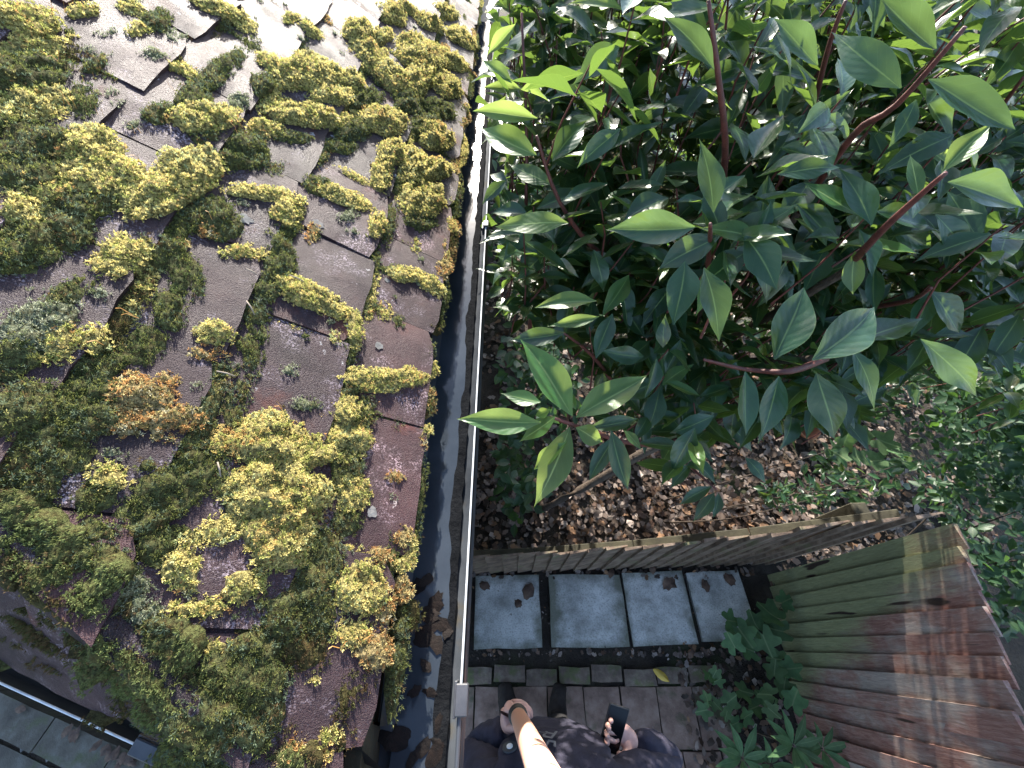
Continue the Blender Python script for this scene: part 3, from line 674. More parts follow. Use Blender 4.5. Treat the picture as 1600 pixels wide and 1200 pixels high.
# fallen needles and twigs on the roof
for (xa, ya, xb, yb, lab) in [(385, 470, 398, 492, 'grey twig lying in the joint beside the square bare tile'), (340, 722, 345, 745, 'short pale twig on the dark moss left of the bright moss patch'), (385, 420, 402, 430, 'green pine needle on the bare tile in mid roof'), (452, 430, 475, 440, 'pale straw stuck on top of the long yellow moss bar'), (338, 580, 368, 588, 'pale twig beside the orange moss above the bright patch')]:
    p = on_plane(xa, ya, A(0, 0, .052), nA); q_ = on_plane(xb, yb, A(0, 0, .050), nA)
    V, Fc = tube_arrays([p, (p + q_) / 2 + nA * .002, q_], [.0009, .0011, .0007], 5)
    tag(link('twig', mesh_np('twig', V, Fc, m_plain('dry_twig', (.2, .165, .13), .9), True)), lab, 'twig', 'twigs on the roof')
# bird lime / lichen rosettes on tiles
def blot(name, c, ax, ay, m, n=14, th=.0012, nrm=nA):
    V = [c + nrm * th]; Fc = []
    sd = random.random() * 50
    for k in range(n):
        a = 2 * math.pi * k / n; r = 1 + .5 * mnoise.noise((math.cos(a) * 1.7 + sd, math.sin(a) * 1.7, 0)); V.append(c + ax * math.cos(a) * r + ay * math.sin(a) * r)
    for k in range(n): Fc.append((0, 1 + k, 1 + (k + 1) % n))
    return mesh_np(name, V, Fc, m)
for (px, py, r_, lab) in [(592, 540, .010, 'round white lichen spot on the tile next to the gutter'), (605, 437, .007, 'small white lichen spot above the moss bar near the gutter'), (498, 348, .013, 'frayed white lichen patch at the head of a bare tile'), (383, 342, .014, 'grey white lichen patch beneath the bright moss bar'), (582, 800, .010, 'buff lichen spot on the lowest reddish tile')]:
    c0 = on_plane(px, py, A(0, 0, .028), nA); c0 = bed_on_tiles(c0, nA, c0) + nA * .0012; r_ *= .75
    tag(link('lichen_patch', blot('lichen_patch', c0, uA * r_, vA * r_, M['lichen'], 26, .0002)), lab, 'lichen', 'lichen spots on the roof tiles')

# ---------------------------------------------------------------- leaves
def leaf_arrays(nu=8, nvv=4, width=.40, curl=.10, fold=.10, wave=.02, tipx=1.0, seed=0, belly=.45):
    rr = random.Random(seed); ph = rr.random() * 10; V = []; UV = []; Fc = []
    for i in range(nu + 1):
        u = i / nu
        pa = 1.2; pb = pa * (1 - belly) / belly
        w = width * (u ** pa * (1 - u) ** pb) / (belly ** pa * (1 - belly) ** pb) + (.014 if i == 0 else 0)
        for j in range(nvv + 1):
            v = j / nvv - .5
            ser = 1 + (.022 * math.sin(u * 15 + ph) + .02 * math.sin(u * 8 + ph * 2) if j in (0, nvv) else 0)
            z = -curl * (u - .25) ** 2 * 1.6 + fold * abs(v) * 2 * w + wave * math.sin(u * 10 + ph + (2 if v > 0 else 0)) * (abs(v) * 2) ** 2 * min(1, 4 * u * (1 - u) + .1) + .004 * math.sin(u * 20 + ph) * abs(v) * 2
            y = v * w * ser + .05 * math.sin(u * 2.6 + ph) * u
            V.append((u, y, z)); UV.append((u, j / nvv))
    for i in range(nu):
        for j in range(nvv):
            a = i * (nvv + 1) + j; Fc.append((a, a + nvv + 1, a + nvv + 2, a + 1))
    return np.array(V), np.array(Fc), np.array(UV)
LEAF = [leaf_arrays(nu=14, width=random.uniform(.33, .41), curl=random.uniform(-.03, .13), fold=random.uniform(.05, .34), wave=random.uniform(.006, .026), seed=i, belly=random.uniform(.40, .48)) for i in range(12)]
LEAF_FAR = [leaf_arrays(nu=8, nvv=2, width=random.uniform(.33, .41), curl=random.uniform(0, .25), fold=random.uniform(.1, .34), wave=.03, seed=100 + i, belly=.44) for i in range(8)]
def leaf_meshes(name, mat, shapes): return [big_mesh(name, V, faces4=Fc, m=mat, smooth=True, uv=UV) for V, Fc, UV in shapes]
LM = leaf_meshes('leaf', M['laurel'], LEAF); LMY = leaf_meshes('leaf', M['laurel_young'], LEAF)
def leaf_matrix(base, tip, normal, wscale=1.0):
    d = tip - base; m3 = frame_from(d, normal); L = d.length
    return Matrix.Translation(base) @ m3.to_4x4() @ Matrix.Diagonal((L, L * wscale, L, 1))
def put_leaf(parent, base, tip, normal, meshes, wscale=1.0, name='leaf'):
    o = bpy.data.objects.new(name, random.choice(meshes)); C.objects.link(o); o.parent = parent
    o.matrix_basis = Matrix.Translation(-parent.location) @ leaf_matrix(base, tip, normal, wscale); return o
def stuff_leaves(name, mats, parent, material, shapes, label=None):
    Vs, Fs, Us = [], [], []; n = 0
    for mt in mats:
        V, Fc, UV = random.choice(shapes); m4 = np.array(mt)
        Vs.append(V @ m4[:3, :3].T + m4[:3, 3]); Fs.append(Fc + n); Us.append(UV); n += len(V)
    me = big_mesh(name, np.concatenate(Vs), faces4=np.concatenate(Fs), m=material, smooth=True, uv=np.concatenate(Us))
    o = bpy.data.objects.new(name, me); C.objects.link(o); o.parent = parent; o.location = -parent.location; o['kind'] = 'stuff'; return o
def ptube(name, pts, r0, r1, m, parent, seg=7, n=4):
    p = smooth_path(pts, n); k = len(p)
    V, Fc = tube_arrays(p, [r0 + (r1 - r0) * i / (k - 1) for i in range(k)], seg)
    o = bpy.data.objects.new(name, mesh_np(name, V, Fc, m, True)); C.objects.link(o); o.parent = parent; o.location = -parent.location; return o

# ---- the laurel
laurel = empty('laurel_bush', (.95, 1.35, 0)); tag(laurel, 'tall glossy laurel bush filling the garden side of the gutter', 'bush')
HERO = [ # base px, tip px, young?, width factor
(845,660,712,660,1,1),(895,650,812,527,1,1),(900,652,1012,580,1,1),(890,668,835,800,1,1.1),(845,628,781,618,1,1.3),(868,650,812,695,1,1.3),(900,668,945,690,1,1.6),(960,682,922,752,0,1),(955,672,980,768,0,1.1),(885,690,833,737,1,1),(975,672,1004,702,1,1.1),(860,640,836,652,1,1.4),(920,668,1000,655,0,.9),(900,640,880,600,1,1),
(805,38,762,90,1,1.1),(840,185,738,176,1,.9),(838,242,746,200,1,1.2),(862,288,790,252,1,1.1),(888,348,770,345,1,.95),(897,186,862,138,0,1.1),(863,252,915,182,0,1),(970,200,903,262,0,1.1),(968,72,893,122,0,1.4),(800,130,750,95,1,1),(815,140,752,130,1,.9),(790,150,765,200,1,1),
(1108,60,1028,0,0,1.2),(1116,108,1040,18,0,1),(1115,332,1098,214,0,1.15),(1086,355,946,366,0,1.15),(1120,342,1185,366,0,1.3),(960,330,935,280,0,1.1),(860,330,828,300,0,1.1),(1040,250,1010,320,0,.9),(1000,230,1010,300,0,.8),
(1408,137,1297,42,0,1.15),(1462,77,1366,0,0,1.2),(1450,124,1588,202,0,1.15),(1458,60,1515,102,0,1.2),(1503,45,1565,10,0,1.3),(1432,155,1393,232,0,1.2),(1442,148,1490,218,0,1.1),(1362,205,1402,276,0,1.3),(1362,352,1316,258,0,1.2),(1245,318,1316,378,0,1.2),(1278,102,1208,30,0,1.3),(1250,222,1320,166,0,1.2),(1215,272,1320,258,0,1.1),(1150,332,1242,330,0,1),(1488,272,1570,295,1,1.2),(1474,268,1545,190,1,1.1),(1436,308,1425,235,1,1.1),(1426,312,1366,290,1,1.1),(1480,285,1600,318,0,1.1),(1463,335,1518,405,0,1.1),(1390,345,1457,392,0,1.1),(1408,340,1475,352,0,1.1),(1490,262,1440,230,1,.9),(1480,262,1520,225,1,1),
(1270,562,1378,480,0,1.2),(1345,532,1436,494,0,1.1),(1332,545,1380,640,0,1.1),(1276,583,1302,690,0,1.3),(1260,572,1204,560,0,1.3),(1210,562,1252,448,0,1.3),(1165,580,1166,682,0,1.3),(1218,588,1188,690,0,1.2),(1455,455,1510,520,0,1.2),(1452,455,1428,527,0,1.1),(1440,530,1542,628,0,.9),(1336,393,1330,462,1,1.4),(1366,418,1364,492,0,1.2),(1163,368,1222,450,0,1.5),(1290,388,1252,452,0,1.6),
(1070,408,1060,508,0,1.4),(1100,418,1132,532,0,1.2),(1102,560,1060,578,0,1.9),(1072,600,1058,648,0,1.4),(1116,650,1046,676,0,1.3),(1086,668,1052,742,0,1.2),(928,390,944,458,0,1.3),(932,470,834,476,1,1),(936,495,854,513,1,.8),(882,520,796,534,0,1),(957,490,932,562,0,1.1),(1080,725,1046,762,0,1.2),(1112,760,1060,787,0,1.1),(1116,770,1083,818,0,1.2),(1123,770,1117,810,0,1.2),(1165,715,1202,756,0,1.2),(1240,650,1300,640,0,1),(1190,650,1150,700,0,1.2),
(1320,420,1270,380,0,1.2),(1385,360,1335,330,0,1.1),(1270,170,1225,130,0,1.2),(1300,70,1350,20,0,1.2),(1130,280,1180,235,0,1.2),(1133,220,1080,180,0,1.1),(1125,140,1190,120,0,1.1),(1122,100,1175,50,0,1.2),(1560,150,1598,90,0,1.2),(1560,230,1598,250,0,1.2),(1540,380,1598,350,0,1.2),(1500,420,1440,410,0,1.2),
]
hero_pts = []
for (xb, yb, xt, yt, yg, wf) in HERO:
    ln = math.hypot(xt - xb, yt - yb); L = random.uniform(.082, .098) * (.8 if yg and ln < 75 else 1)
    d = max(.40, min(1.05, F_PX * L / ln))
    if 700 < xb < 1010 and 480 < yb < 720 and yg: d = .55 + (xb - 860) * .0008
    base = at_d(xb, yb, d); tip = at_d(xt, yt, d + random.uniform(-.015, .03))
    view = (CAM - base).normalized(); nrm = (Vector((0, 0, 1)) * .75 + view * .7 + Vector((random.gauss(0, .22), random.gauss(0, .22), 0)))
    put_leaf(laurel, base, tip, nrm, LMY if yg else LM, wf * .86)
    hero_pts.append((base, d))
TRUNKTOP = Vector((.95, 1.35, 1.45))
BR = [  # twigs: (px, py, depth) from the tip inwards
 [(1508, 42, .42), (1400, 165, .50), (1330, 215, .58), (1250, 330, .8)], [(1478, 270, .44), (1430, 312, .48), (1370, 368, .55), (1320, 425, .7)],
 [(1107, 0, .48), (1120, 100, .52), (1133, 220, .62), (1130, 290, .8)], [(1322, 0, .55), (1296, 70, .6), (1270, 170, .75), (1240, 260, .95)],
 [(815, 20, .75), (823, 220, .85), (822, 390, 1.05), (830, 520, 1.5)], [(838, 212, .66), (872, 310, .74), (922, 382, .85), (985, 430, 1.05)],
 [(862, 652, .56), (920, 672, .62), (985, 692, .78), (1050, 690, .95), (1160, 640, 1.15)], [(1100, 562, .62), (1165, 577, .66), (1235, 580, .62), (1290, 560, .7)],
 [(880, 520, .8), (925, 555, .9), (960, 600, 1.05)], [(1455, 450, .6), (1420, 470, .75), (1360, 480, .9)], [(1110, 350, .5), (1108, 400, .7), (1100, 470, .95)],
 [(700 + 270, 0, .9), (985, 130, 1.2), (1000, 200, 1.5)], [(1120, 765, 1.0), (1080, 730, 1.05), (1060, 700, 1.15), (1100, 640, 1.3)], [(1190, 0, .8), (1160, 90, .9), (1150, 200, 1.1)],
 [(1600, 120, .6), (1540, 200, .75), (1480, 280, 1.0)],
]
for i, b in enumerate(BR):
    pts = [at_d(*q) for q in b]; ptube('twig', pts, .0022, .0062, M['bark'], laurel)
    e = pts[-1]; ptube('branch', [e, e.lerp(TRUNKTOP, .5) + Vector((0, 0, -.12)), TRUNKTOP + Vector((random.uniform(-.1, .1), random.uniform(-.1, .1), -.3))], .007, .017, M['trunk'], laurel)
ptube('trunk', [Vector((.98, 1.38, -.05)), Vector((.93, 1.36, .5)), Vector((.99, 1.33, 1.0)), TRUNKTOP], .05, .028, M['trunk'], laurel, 9)
ptube('branch', [at_d(1180, 640, 1.9), at_d(1040, 690, 1.75), at_d(930, 752, 1.85), at_d(850, 795, 2.1)], .026, .014, M['trunk'], laurel, 8)
ptube('branch', [at_d(985, 120, 1.6), at_d(1000, 180, 1.7), at_d(1010, 260, 1.9)], .02, .026, M['trunk'], laurel, 8)
# the rest of the crown: whorls of leaves at twig ends, spread through its volume
def in_poly(x, y, P):
    c = False; j = len(P) - 1
    for i in range(len(P)):
        if (P[i][1] > y) != (P[j][1] > y) and x < (P[j][0] - P[i][0]) * (y - P[i][1]) / (P[j][1] - P[i][1]) + P[i][0]: c = not c
        j = i
    return c
CROWN = [(772, -150), (1720, -150), (1720, 500), (1560, 520), (1480, 500), (1420, 560), (1330, 640), (1200, 690), (1080, 690), (985, 640), (900, 540), (820, 500), (775, 330)]
whorls = []
while len(whorls) < 980:
    x, y = random.uniform(760, 1720), random.uniform(-150, 700)
    if not in_poly(x, y, CROWN): continue
    d = .56 + 1.1 * random.random() ** .75
    if d < .75 and (y > 380 or x < 900): d += .25
    p = at_d(x, y, d)
    if p.x < -.02 or p.z < .7: continue
    whorls.append((p, d))
n_mid = 0
while n_mid < 220:       # a fuller middle layer of broad leaves
    x, y = random.uniform(830, 1640), random.uniform(-60, 560)
    if in_poly(x, y, CROWN):
        d = random.uniform(.82, 1.12); p = at_d(x, y, d)
        if p.x > .04: whorls.append((p, -d)); n_mid += 1
for _ in range(95):      # crown on the fence side
    p = Vector((random.uniform(1.15, 2.1), random.uniform(.75, 2.3), random.uniform(1.55, 2.35))); whorls.append((p, (p - CAM).length))
mats_ = []
for p, d in whorls:
    ax = Vector((random.gauss(0, .45), random.gauss(.1, .45), 1)).normalized(); n = random.randint(5, 8)
    u = ax.orthogonal().normalized(); w = ax.cross(u); a0 = random.random() * 6
    for i in range(n):
        a = a0 + i * 2.4; el = random.uniform(-.35, .6); L = random.uniform(.065, .105) if d > 0 else random.uniform(.09, .125)
        dr = (u * math.cos(a) + w * math.sin(a)) * math.cos(el) + ax * math.sin(el)
        base = p - ax * (.012 * i) + dr * .008; tip = base + dr * L + Vector((0, 0, -.012))
        nrm = ax + Vector((random.gauss(0, .3), random.gauss(0, .3), .4))
        mats_.append(((CAM - base).length, base, tip, nrm, random.uniform(.85, 1.2)))
mats_.sort(key=lambda q: q[0])
npart = 300 - len(HERO)
for (_, b_, t_, n_, w_) in mats_[:npart]: put_leaf(laurel, b_, t_, n_, LMY if random.random() < .1 else LM, w_)
stuff_leaves('foliage', [leaf_matrix(b_, t_, n_, w_) for (_, b_, t_, n_, w_) in mats_[npart:]], laurel, M['laurel'], LEAF_FAR)
Vt, Ft = [], []
for p, d in whorls:      # short stalks carrying the whorls
    q_ = p + Vector((random.gauss(0, .03), random.gauss(.02, .03), -random.uniform(.12, .25)))
    V, Fc = tube_arrays([p, p.lerp(q_, .5) + Vector((random.gauss(0, .01), 0, 0)), q_], [.0012, .0018, .0024], 5, False)
    n0 = len(Vt); Vt += V; Ft += [tuple(i + n0 for i in f) for f in Fc]
o = bpy.data.objects.new('twigs', mesh_np('twigs', Vt, Ft, M['bark'], True)); C.objects.link(o); o.parent = laurel; o.location = -laurel.location; o['kind'] = 'stuff'

# ---- other shrubs
SLEAF = [leaf_arrays(4, 2, random.uniform(.42, .6), random.uniform(0, .2), .15, .01, seed=40 + i) for i in range(4)]
SM = leaf_meshes('leaf', M['shrub'], SLEAF)
def shrub(name, label, root, blobs, nleaf, Lr, group, nparts=120, stems=5, material=None, meshes=None):
    sh = empty(name, root); tag(sh, label, 'shrub', group); ml = []
    tips = []
    for (c, rx, ry, rz, wgt) in blobs:
        c = Vector(c)
        for _ in range(int(nleaf * wgt)):
            v = Vector((random.gauss(0, 1), random.gauss(0, 1), random.gauss(0, 1))).normalized() * random.random() ** .45
            p = c + Vector((v.x * rx, v.y * ry, v.z * rz)); p.z = max(.03, p.z)
            if mnoise.noise((p.x * 5, p.y * 5, p.z * 5)) < -.18: continue
            a = random.random() * 6.283; el = random.gauss(-.1, .45); L = random.uniform(*Lr)
            dr = Vector((math.cos(a) * math.cos(el), math.sin(a) * math.cos(el), math.sin(el)))
            ml.append(((CAM - p).length, p, p + dr * L, Vector((random.gauss(0, .4), random.gauss(-.15, .4), 1)), random.uniform(.8, 1.2)))
        tips.append(c + Vector((0, 0, rz * .5)))
    ml.sort(key=lambda q: q[0])
    meshes = meshes or SM
    for (_, b_, t_, n_, w_) in ml[:nparts]: put_leaf(sh, b_, t_, n_, meshes, w_)
    if len(ml) > nparts: stuff_leaves('foliage', [leaf_matrix(*q[1:]) for q in ml[nparts:]], sh, material or M['shrub'], SLEAF)
    for k in range(stems):
        tp = tips[k % len(tips)] + Vector((random.gauss(0, .08), random.gauss(0, .08), 0)); rt = Vector(root) + Vector((random.gauss(0, .04), random.gauss(0, .04), -.05))
        ptube('stem', [rt, rt.lerp(tp, .5) + Vector((random.gauss(0, .05), random.gauss(0, .05), .05)), tp], .007, .002, M['trunk'], sh, 6)
    return sh
def G(px, py, z=0): return tuple(at_z(px, py, z))
g_ = 'evergreen shrubs round the garden'
shrub('evergreen_shrub', 'dark small leaved evergreen shrub beyond the tall fence', (2.35, .35, 0), [(G(1580, 560, 1.2), .28, .3, .5, .3), (G(1585, 760, 1.0), .3, .28, .5, .3), (G(1590, 900, 1.0), .22, .25, .5, .25), (G(1570, 450, 1.5), .3, .3, .4, .25), (G(1550, 660, .7), .3, .3, .45, .3), (G(1600, 640, 1.4), .2, .3, .4, .3), (G(1530, 560, 1.0), .25, .25, .4, .25)], 3400, (.045, .078), g_, 280, 3)
shrub('evergreen_shrub', 'low leafy shrub by the grey path behind the laurel', (2.3, 1.6, 0), [(G(1450, 560, .7), .28, .25, .4, .5), (G(1400, 640, .4), .16, .14, .25, .2), (G(1560, 620, .6), .25, .3, .35, .4), (G(1500, 500, .9), .3, .3, .35, .4)], 800, (.04, .07), g_, 90, 6)
shrub('evergreen_shrub', 'leafy seedling bush in the leaf litter just behind the low fence', (1.15, .85, 0), [(G(1240, 770, .35), .22, .12, .2, .5), (G(1330, 760, .45), .22, .12, .22, .5), (G(1420, 740, .3), .2, .12, .2, .4), (G(1300, 720, .25), .2, .12, .15, .4)], 240, (.055, .09), g_, 150, 4, M['laurel'], LM)
shrub('evergreen_shrub', 'dense dark shrub deep behind the laurel on the gutter side', (.25, 1.9, 0), [((.2, 1.6, .8), .3, .5, .6, .5), ((.5, 2.4, .9), .5, .5, .7, .5), ((.05, 1.0, .5), .2, .35, .35, .25)], 900, (.06, .10), g_, 60, 6)
shrub('evergreen_shrub', 'far dark shrub behind the laurel at the top of the garden', (2.2, 3.6, 0), [((1.6, 3.4, 1.0), .8, .6, .9, .5), ((3.0, 3.0, 1.0), .8, .7, .9, .6), ((4.2, 2.6, .9), .8, .9, .8, .4), ((1.0, 4.6, 1.1), 1.0, .6, 1.0, .5), ((.1, 3.2, .9), .4, .8, .8, .4)], 2600, (.06, .1), g_, 60, 8)

# ---- leaf litter
lv, lf, lc = [], [], []; nl = 0
LPAL = [(.13, .095, .078), (.19, .145, .12), (.08, .054, .04), (.16, .09, .05), (.24, .195, .17), (.055, .04, .032), (.12, .072, .05), (.17, .135, .115)]
def litter(x0, x1, y0, y1, n, zoff, sz=(.03, .062), clear=None):
    global nl
    for _ in range(n):
        x, y = random.uniform(x0, x1), random.uniform(y0, y1)
        if clear and clear(x, y): continue
        if not clear and y > .5 and mnoise.noise((x * 1.9, y * 1.9, 8)) < random.uniform(-.7, .05): continue
        L = random.uniform(*sz); a = random.random() * 6.283; k = random.randint(5, 7)
        z = ((-.035 + .05 * mnoise.noise((x * 1.3, y * 1.3, 0)) if y > .6 else -.006 + .010 * mnoise.noise((x * 5, y * 5, 0)))) + zoff + random.random() * .03
        T = []
        cl = random.uniform(-.6, .9)
        for i, (u, w) in enumerate([(0, 0), (.3, .28), (.55, .20), (.7, .26), (1, 0), (.7, -.26), (.5, -.2), (.3, -.28)]):
            w *= random.uniform(.8, 1.3); T.append(((u - .5) * L, w * L, cl * w * w * L * 2.2 + random.gauss(0, .06) * L))
        T = np.array(T); c, s_ = math.cos(a), math.sin(a); tx, ty = random.gauss(0, .25), random.gauss(0, .25)
        W = np.c_[x + T[:, 0] * c - T[:, 1] * s_, y + T[:, 0] * s_ + T[:, 1] * c, z + T[:, 2] + tx * T[:, 0] + ty * T[:, 1]]
        lv.append(W); col = np.array(random.choice(LPAL)) * random.uniform(.4, 1.45); lc.append(np.tile(col, (8, 1)))
        lf.append(np.array([(0, 1, 6, 7), (1, 2, 5, 6), (2, 3, 4, 5)]) + nl); nl += 8
litter(-.3, 2.2, .56, 1.7, 3200, .012, (.025, .085)); litter(1.2, 3.6, .5, 2.2, 3000, .03, (.025, .085)); litter(-.3, 5, 1.7, 5, 4600, .015, (.05, .09))
litter(-.3, 1.65, -.09, .44, 420, .004, (.008, .02), lambda x, y: any(abs(x - cx) < w / 2 + .003 for cx, w in ((-.03, .44), (.505, .5), (.985, .42), (1.41, .37))) and y > 0)
litter(-.3, 1.7, .40, .47, 90, .012, (.03, .05)); litter(-.25, 1.65, -.05, -.02, 60, .005, (.025, .045)); litter(-.25, 1.65, -.10, .44, 90, .0, (.02, .04), lambda x, y: any(abs(x - cx) < w / 2 + .005 for cx, w in ((-.03, .44), (.505, .5), (.985, .42), (1.42, .4))))
litter(1.05, 1.66, -1.0, .05, 420, .008, (.03, .055)); litter(1.8, 2.8, -.6, .6, 300, .01)
tag(link('leaf_litter', big_mesh('leaf_litter', np.concatenate(lv), faces4=np.concatenate(lf), m=M['litter'], col=np.concatenate(lc))), 'brown dead leaves carpeting the soil under the laurel', 'leaf litter', kind='stuff')
tw_v, tw_f = [], []
for _ in range(150):
    x, y = random.uniform(-.2, 3.2), random.uniform(.56, 2.2); a = random.random() * 6.28; L = random.uniform(.05, .28); z = .025 + .05 * mnoise.noise((x * 1.3, y * 1.3, 0)) - .02
    d = Vector((math.cos(a), math.sin(a), random.gauss(0, .06))) * L
    V, Fc = tube_arrays([Vector((x, y, z)), Vector((x, y, z + .01)) + d * .5 + Vector((random.gauss(0, .01), random.gauss(0, .01), 0)), Vector((x, y, z)) + d], [.0025, .002, .0012], 5)
    n0 = len(tw_v); tw_v += V; tw_f += [tuple(i + n0 for i in f) for f in Fc]
tag(link('fallen_twigs', mesh_np('fallen_twigs', tw_v, tw_f, M['trunk'], True)), 'thin dead twigs scattered through the leaf litter', 'twigs', kind='stuff')
def dead_leaf(name, p, L, label, group, m, cat='leaf', z=(0, 0, 1), lobes=True):
    bm = bmesh.new(); cen = bm.verts.new((0, 0, .006 * L / .05)); ring = []; n = 14; sd = random.random() * 9
    asp = random.uniform(.45, .8) if lobes else .42; cv = random.uniform(-.5, .9)
    for k in range(n):
        a = 2 * math.pi * k / n; r = .5 * (1 + (.30 * mnoise.noise((math.cos(a) * 2.2 + sd, math.sin(a) * 2.2, 0)) if lobes else 0)) * (1 if k % 2 == 0 or not lobes else random.uniform(.72, .95))
        x_, y_ = r * math.cos(a), r * asp * math.sin(a) * (1 - .5 * abs(math.cos(a)) ** 3)
        ring.append(bm.verts.new((x_ * L, y_ * L, L * (cv * y_ * y_ * 1.5 + .10 * mnoise.noise((math.cos(a) * 1.5, math.sin(a) * 1.5, sd))))))
    for k in range(n): bm.faces.new((cen, ring[k], ring[(k + 1) % n]))
    o = link(name, bm_mesh(name, bm, m, True)); o.location = p; o.rotation_euler = (random.gauss(0, .1), random.gauss(0, .1), random.random() * 6.28)
    return tag(o, label, cat, group)
for (px, py, L, lab) in [(810, 943, .07, 'small dark leaf in the middle of the first slab'), (825, 925, .12, 'dark shrivelled leaf on the corner of the first slab'), (757, 915, .09, 'brown leaf at the fence side of the slab half hidden by the gutter'), (955, 895, .08, 'curled brown leaf against the fence on the second slab'), (1045, 912, .12, 'flat brown leaf on the third slab'), (1102, 915, .09, 'dark leaf caught between the third and fourth slabs'), (1065, 1062, .08, 'brown leaf on the pavers near the brick edging'), (1080, 1022, .08, 'reddish leaf on the soil below the third slab'), (1020, 890, .07, 'small leaf on the top edge of the third slab'), (1140, 905, .10, 'dark leaf on the fourth slab by the fence'), (1077, 1140, .06, 'pale curled leaf on the pavers right of the man')]:
    dead_leaf('fallen_leaf', at_z(px, py, .036), L, lab, 'fallen leaves on the paving', M['fallen'])
o = dead_leaf('fallen_leaf', at_z(1033, 1055, .036), .11, 'yellow green pointed leaf on the brick edging', 'fallen leaves on the paving', M['yellow_leaf'], lobes=False)
for (px, py, L) in [(668, 905, .03), (655, 915, .026), (680, 945, .034), (672, 960, .03), (668, 985, .035), (690, 975, .03), (660, 1000, .03), (682, 1005, .032), (665, 1040, .02), (700, 985, .022), (648, 1080, .02), (672, 1082, .02), (685, 1130, .022), (625, 1155, .035), (608, 1150, .03), (660, 1170, .026), (680, 1180, .028), (645, 1185, .024), (590, 1120, .022), (683, 1160, .018)]:
    p = at_z(px, py, RIM - .043)
    _w = dead_leaf('wet_leaf', p, L * 1.25, 'dark wet rotting leaf lying in the gutter water', 'rotting leaves in the gutter', M['wetleaf']); _w.scale = (1, 1, .3)

# ---------------------------------------------------------------- fences
def board_mesh(w, h, name='board', m=None, seed=0):
    """feather-edge board standing on its end: thick on one side, thin on the other"""
    bm = bmesh.new(); rr = random.Random(seed); n = 5
    rows = []
    for i in range(n + 1):
        z = h * i / n; wob = .004 * mnoise.noise((seed * 3.1, z * 2, 0)); dz = 0
        if i == n: dz = rr.uniform(-.006, .006)
        rows.append([bm.verts.new(v) for v in ((0 + wob, 0, z), (w + wob, 0, z + dz), (w + wob, -.007, z + dz), (0 + wob, -.017, z - dz * .5))])
    for i in range(n):
        for k in range(4): bm.faces.new((rows[i][k], rows[i][(k + 1) % 4], rows[i + 1][(k + 1) % 4], rows[i + 1][k]))
    bm.faces.new(rows[n]); bm.faces.new(rows[0][::-1]); bmesh.ops.recalc_face_normals(bm, faces=bm.faces[:])
    return bm_mesh(name, bm, m)
def fence(name, label, P0, P1, h0, h1, pitch, m, face, rails, posts, railm, bow=0):
    hgt = lambda k: h0 + (h1 - h0) * k - bow * 4 * k * (1 - k)
    f = empty(name, (P0 + P1) / 2); tag(f, label, 'fence'); d = (P1 - P0); Ltot = d.length; d.normalize(); n = int(Ltot / pitch)
    nf = face.normalized(); ang = math.atan2(d.y, d.x)
    flip = 1 if nf.dot(Vector((d.y, -d.x, 0))) > 0 else -1
    for i in range(n + 1):
        k = i / n; h = hgt(k) + random.uniform(-.012, .012)
        o = bpy.data.objects.new('board', board_mesh(pitch * 1.28, h, 'board', m, random.randrange(9999))); C.objects.link(o); o.parent = f
        p = P0 + d * (pitch * i)
        o.location = p - f.location + nf * .006 + Vector((0, 0, -.03))
        o.rotation_euler = (R(random.uniform(-.5, .5)), R(random.uniform(-.4, .4)), ang + R(4.5 + random.uniform(-1, 1)))
        if flip < 0: o.rotation_euler.z = ang + math.pi - R(4.5); o.location = o.location + d * pitch
    def bar(nm, a, b, sx, sy):
        bm = bmesh.new(); dd = b - a; add_box(bm, (dd.length, sx, sy), Matrix.Translation((a + b) / 2) @ frame_from(dd, Vector((0, 0, 1))).to_4x4(), .004)
        o = bpy.data.objects.new(nm, bm_mesh(nm, bm, railm)); C.objects.link(o); o.parent = f; o.location = -f.location
    for (below, w, t_) in rails:
        for j in range(4): bar('rail', P0.lerp(P1, j / 4) - nf * (.005 + w / 2) + Vector((0, 0, hgt(j / 4) - below)), P0.lerp(P1, (j + .99) / 4) - nf * (.005 + w / 2) + Vector((0, 0, hgt((j + .99) / 4) - below)), w, t_)
    bar('rail', P0 - nf * .035 + Vector((0, 0, .25)), P1 - nf * .035 + Vector((0, 0, .25)), .05, .06)
    for k, ex in posts:
        p = P0.lerp(P1, k) - nf * .10; h = hgt(k) + ex
        bm = bmesh.new(); add_box(bm, (.085, .085, h + .1), Matrix.Translation((p.x, p.y, h / 2 - .05)) @ Matrix.Rotation(ang, 4, 'Z'), .005)
        o = bpy.data.objects.new('post', bm_mesh('post', bm, railm)); C.objects.link(o); o.parent = f; o.location = -f.location
    return f
fence('fence', 'low mossy feather edge fence behind the concrete slabs', Vector((-.45, .44, 0)), Vector((1.90, .51, 0)), .62, 1.32, .098, M['board_back'], Vector((0, -1, 0)), [(.20, .05, .05)], [(.02, -.19), (.985, -.35)], M['wood_dark'], .19)
fence('fence', 'tall red brown and algae green feather edge fence at the right', Vector((1.82, .42, 0)), Vector((1.61, -1.25, 0)), 1.47, 1.27, .076, M['board'], Vector((-1, -.08, 0)), [(.12, .05, .07)], [(.5, -.03), (1, -.03)], M['wood_dark'])

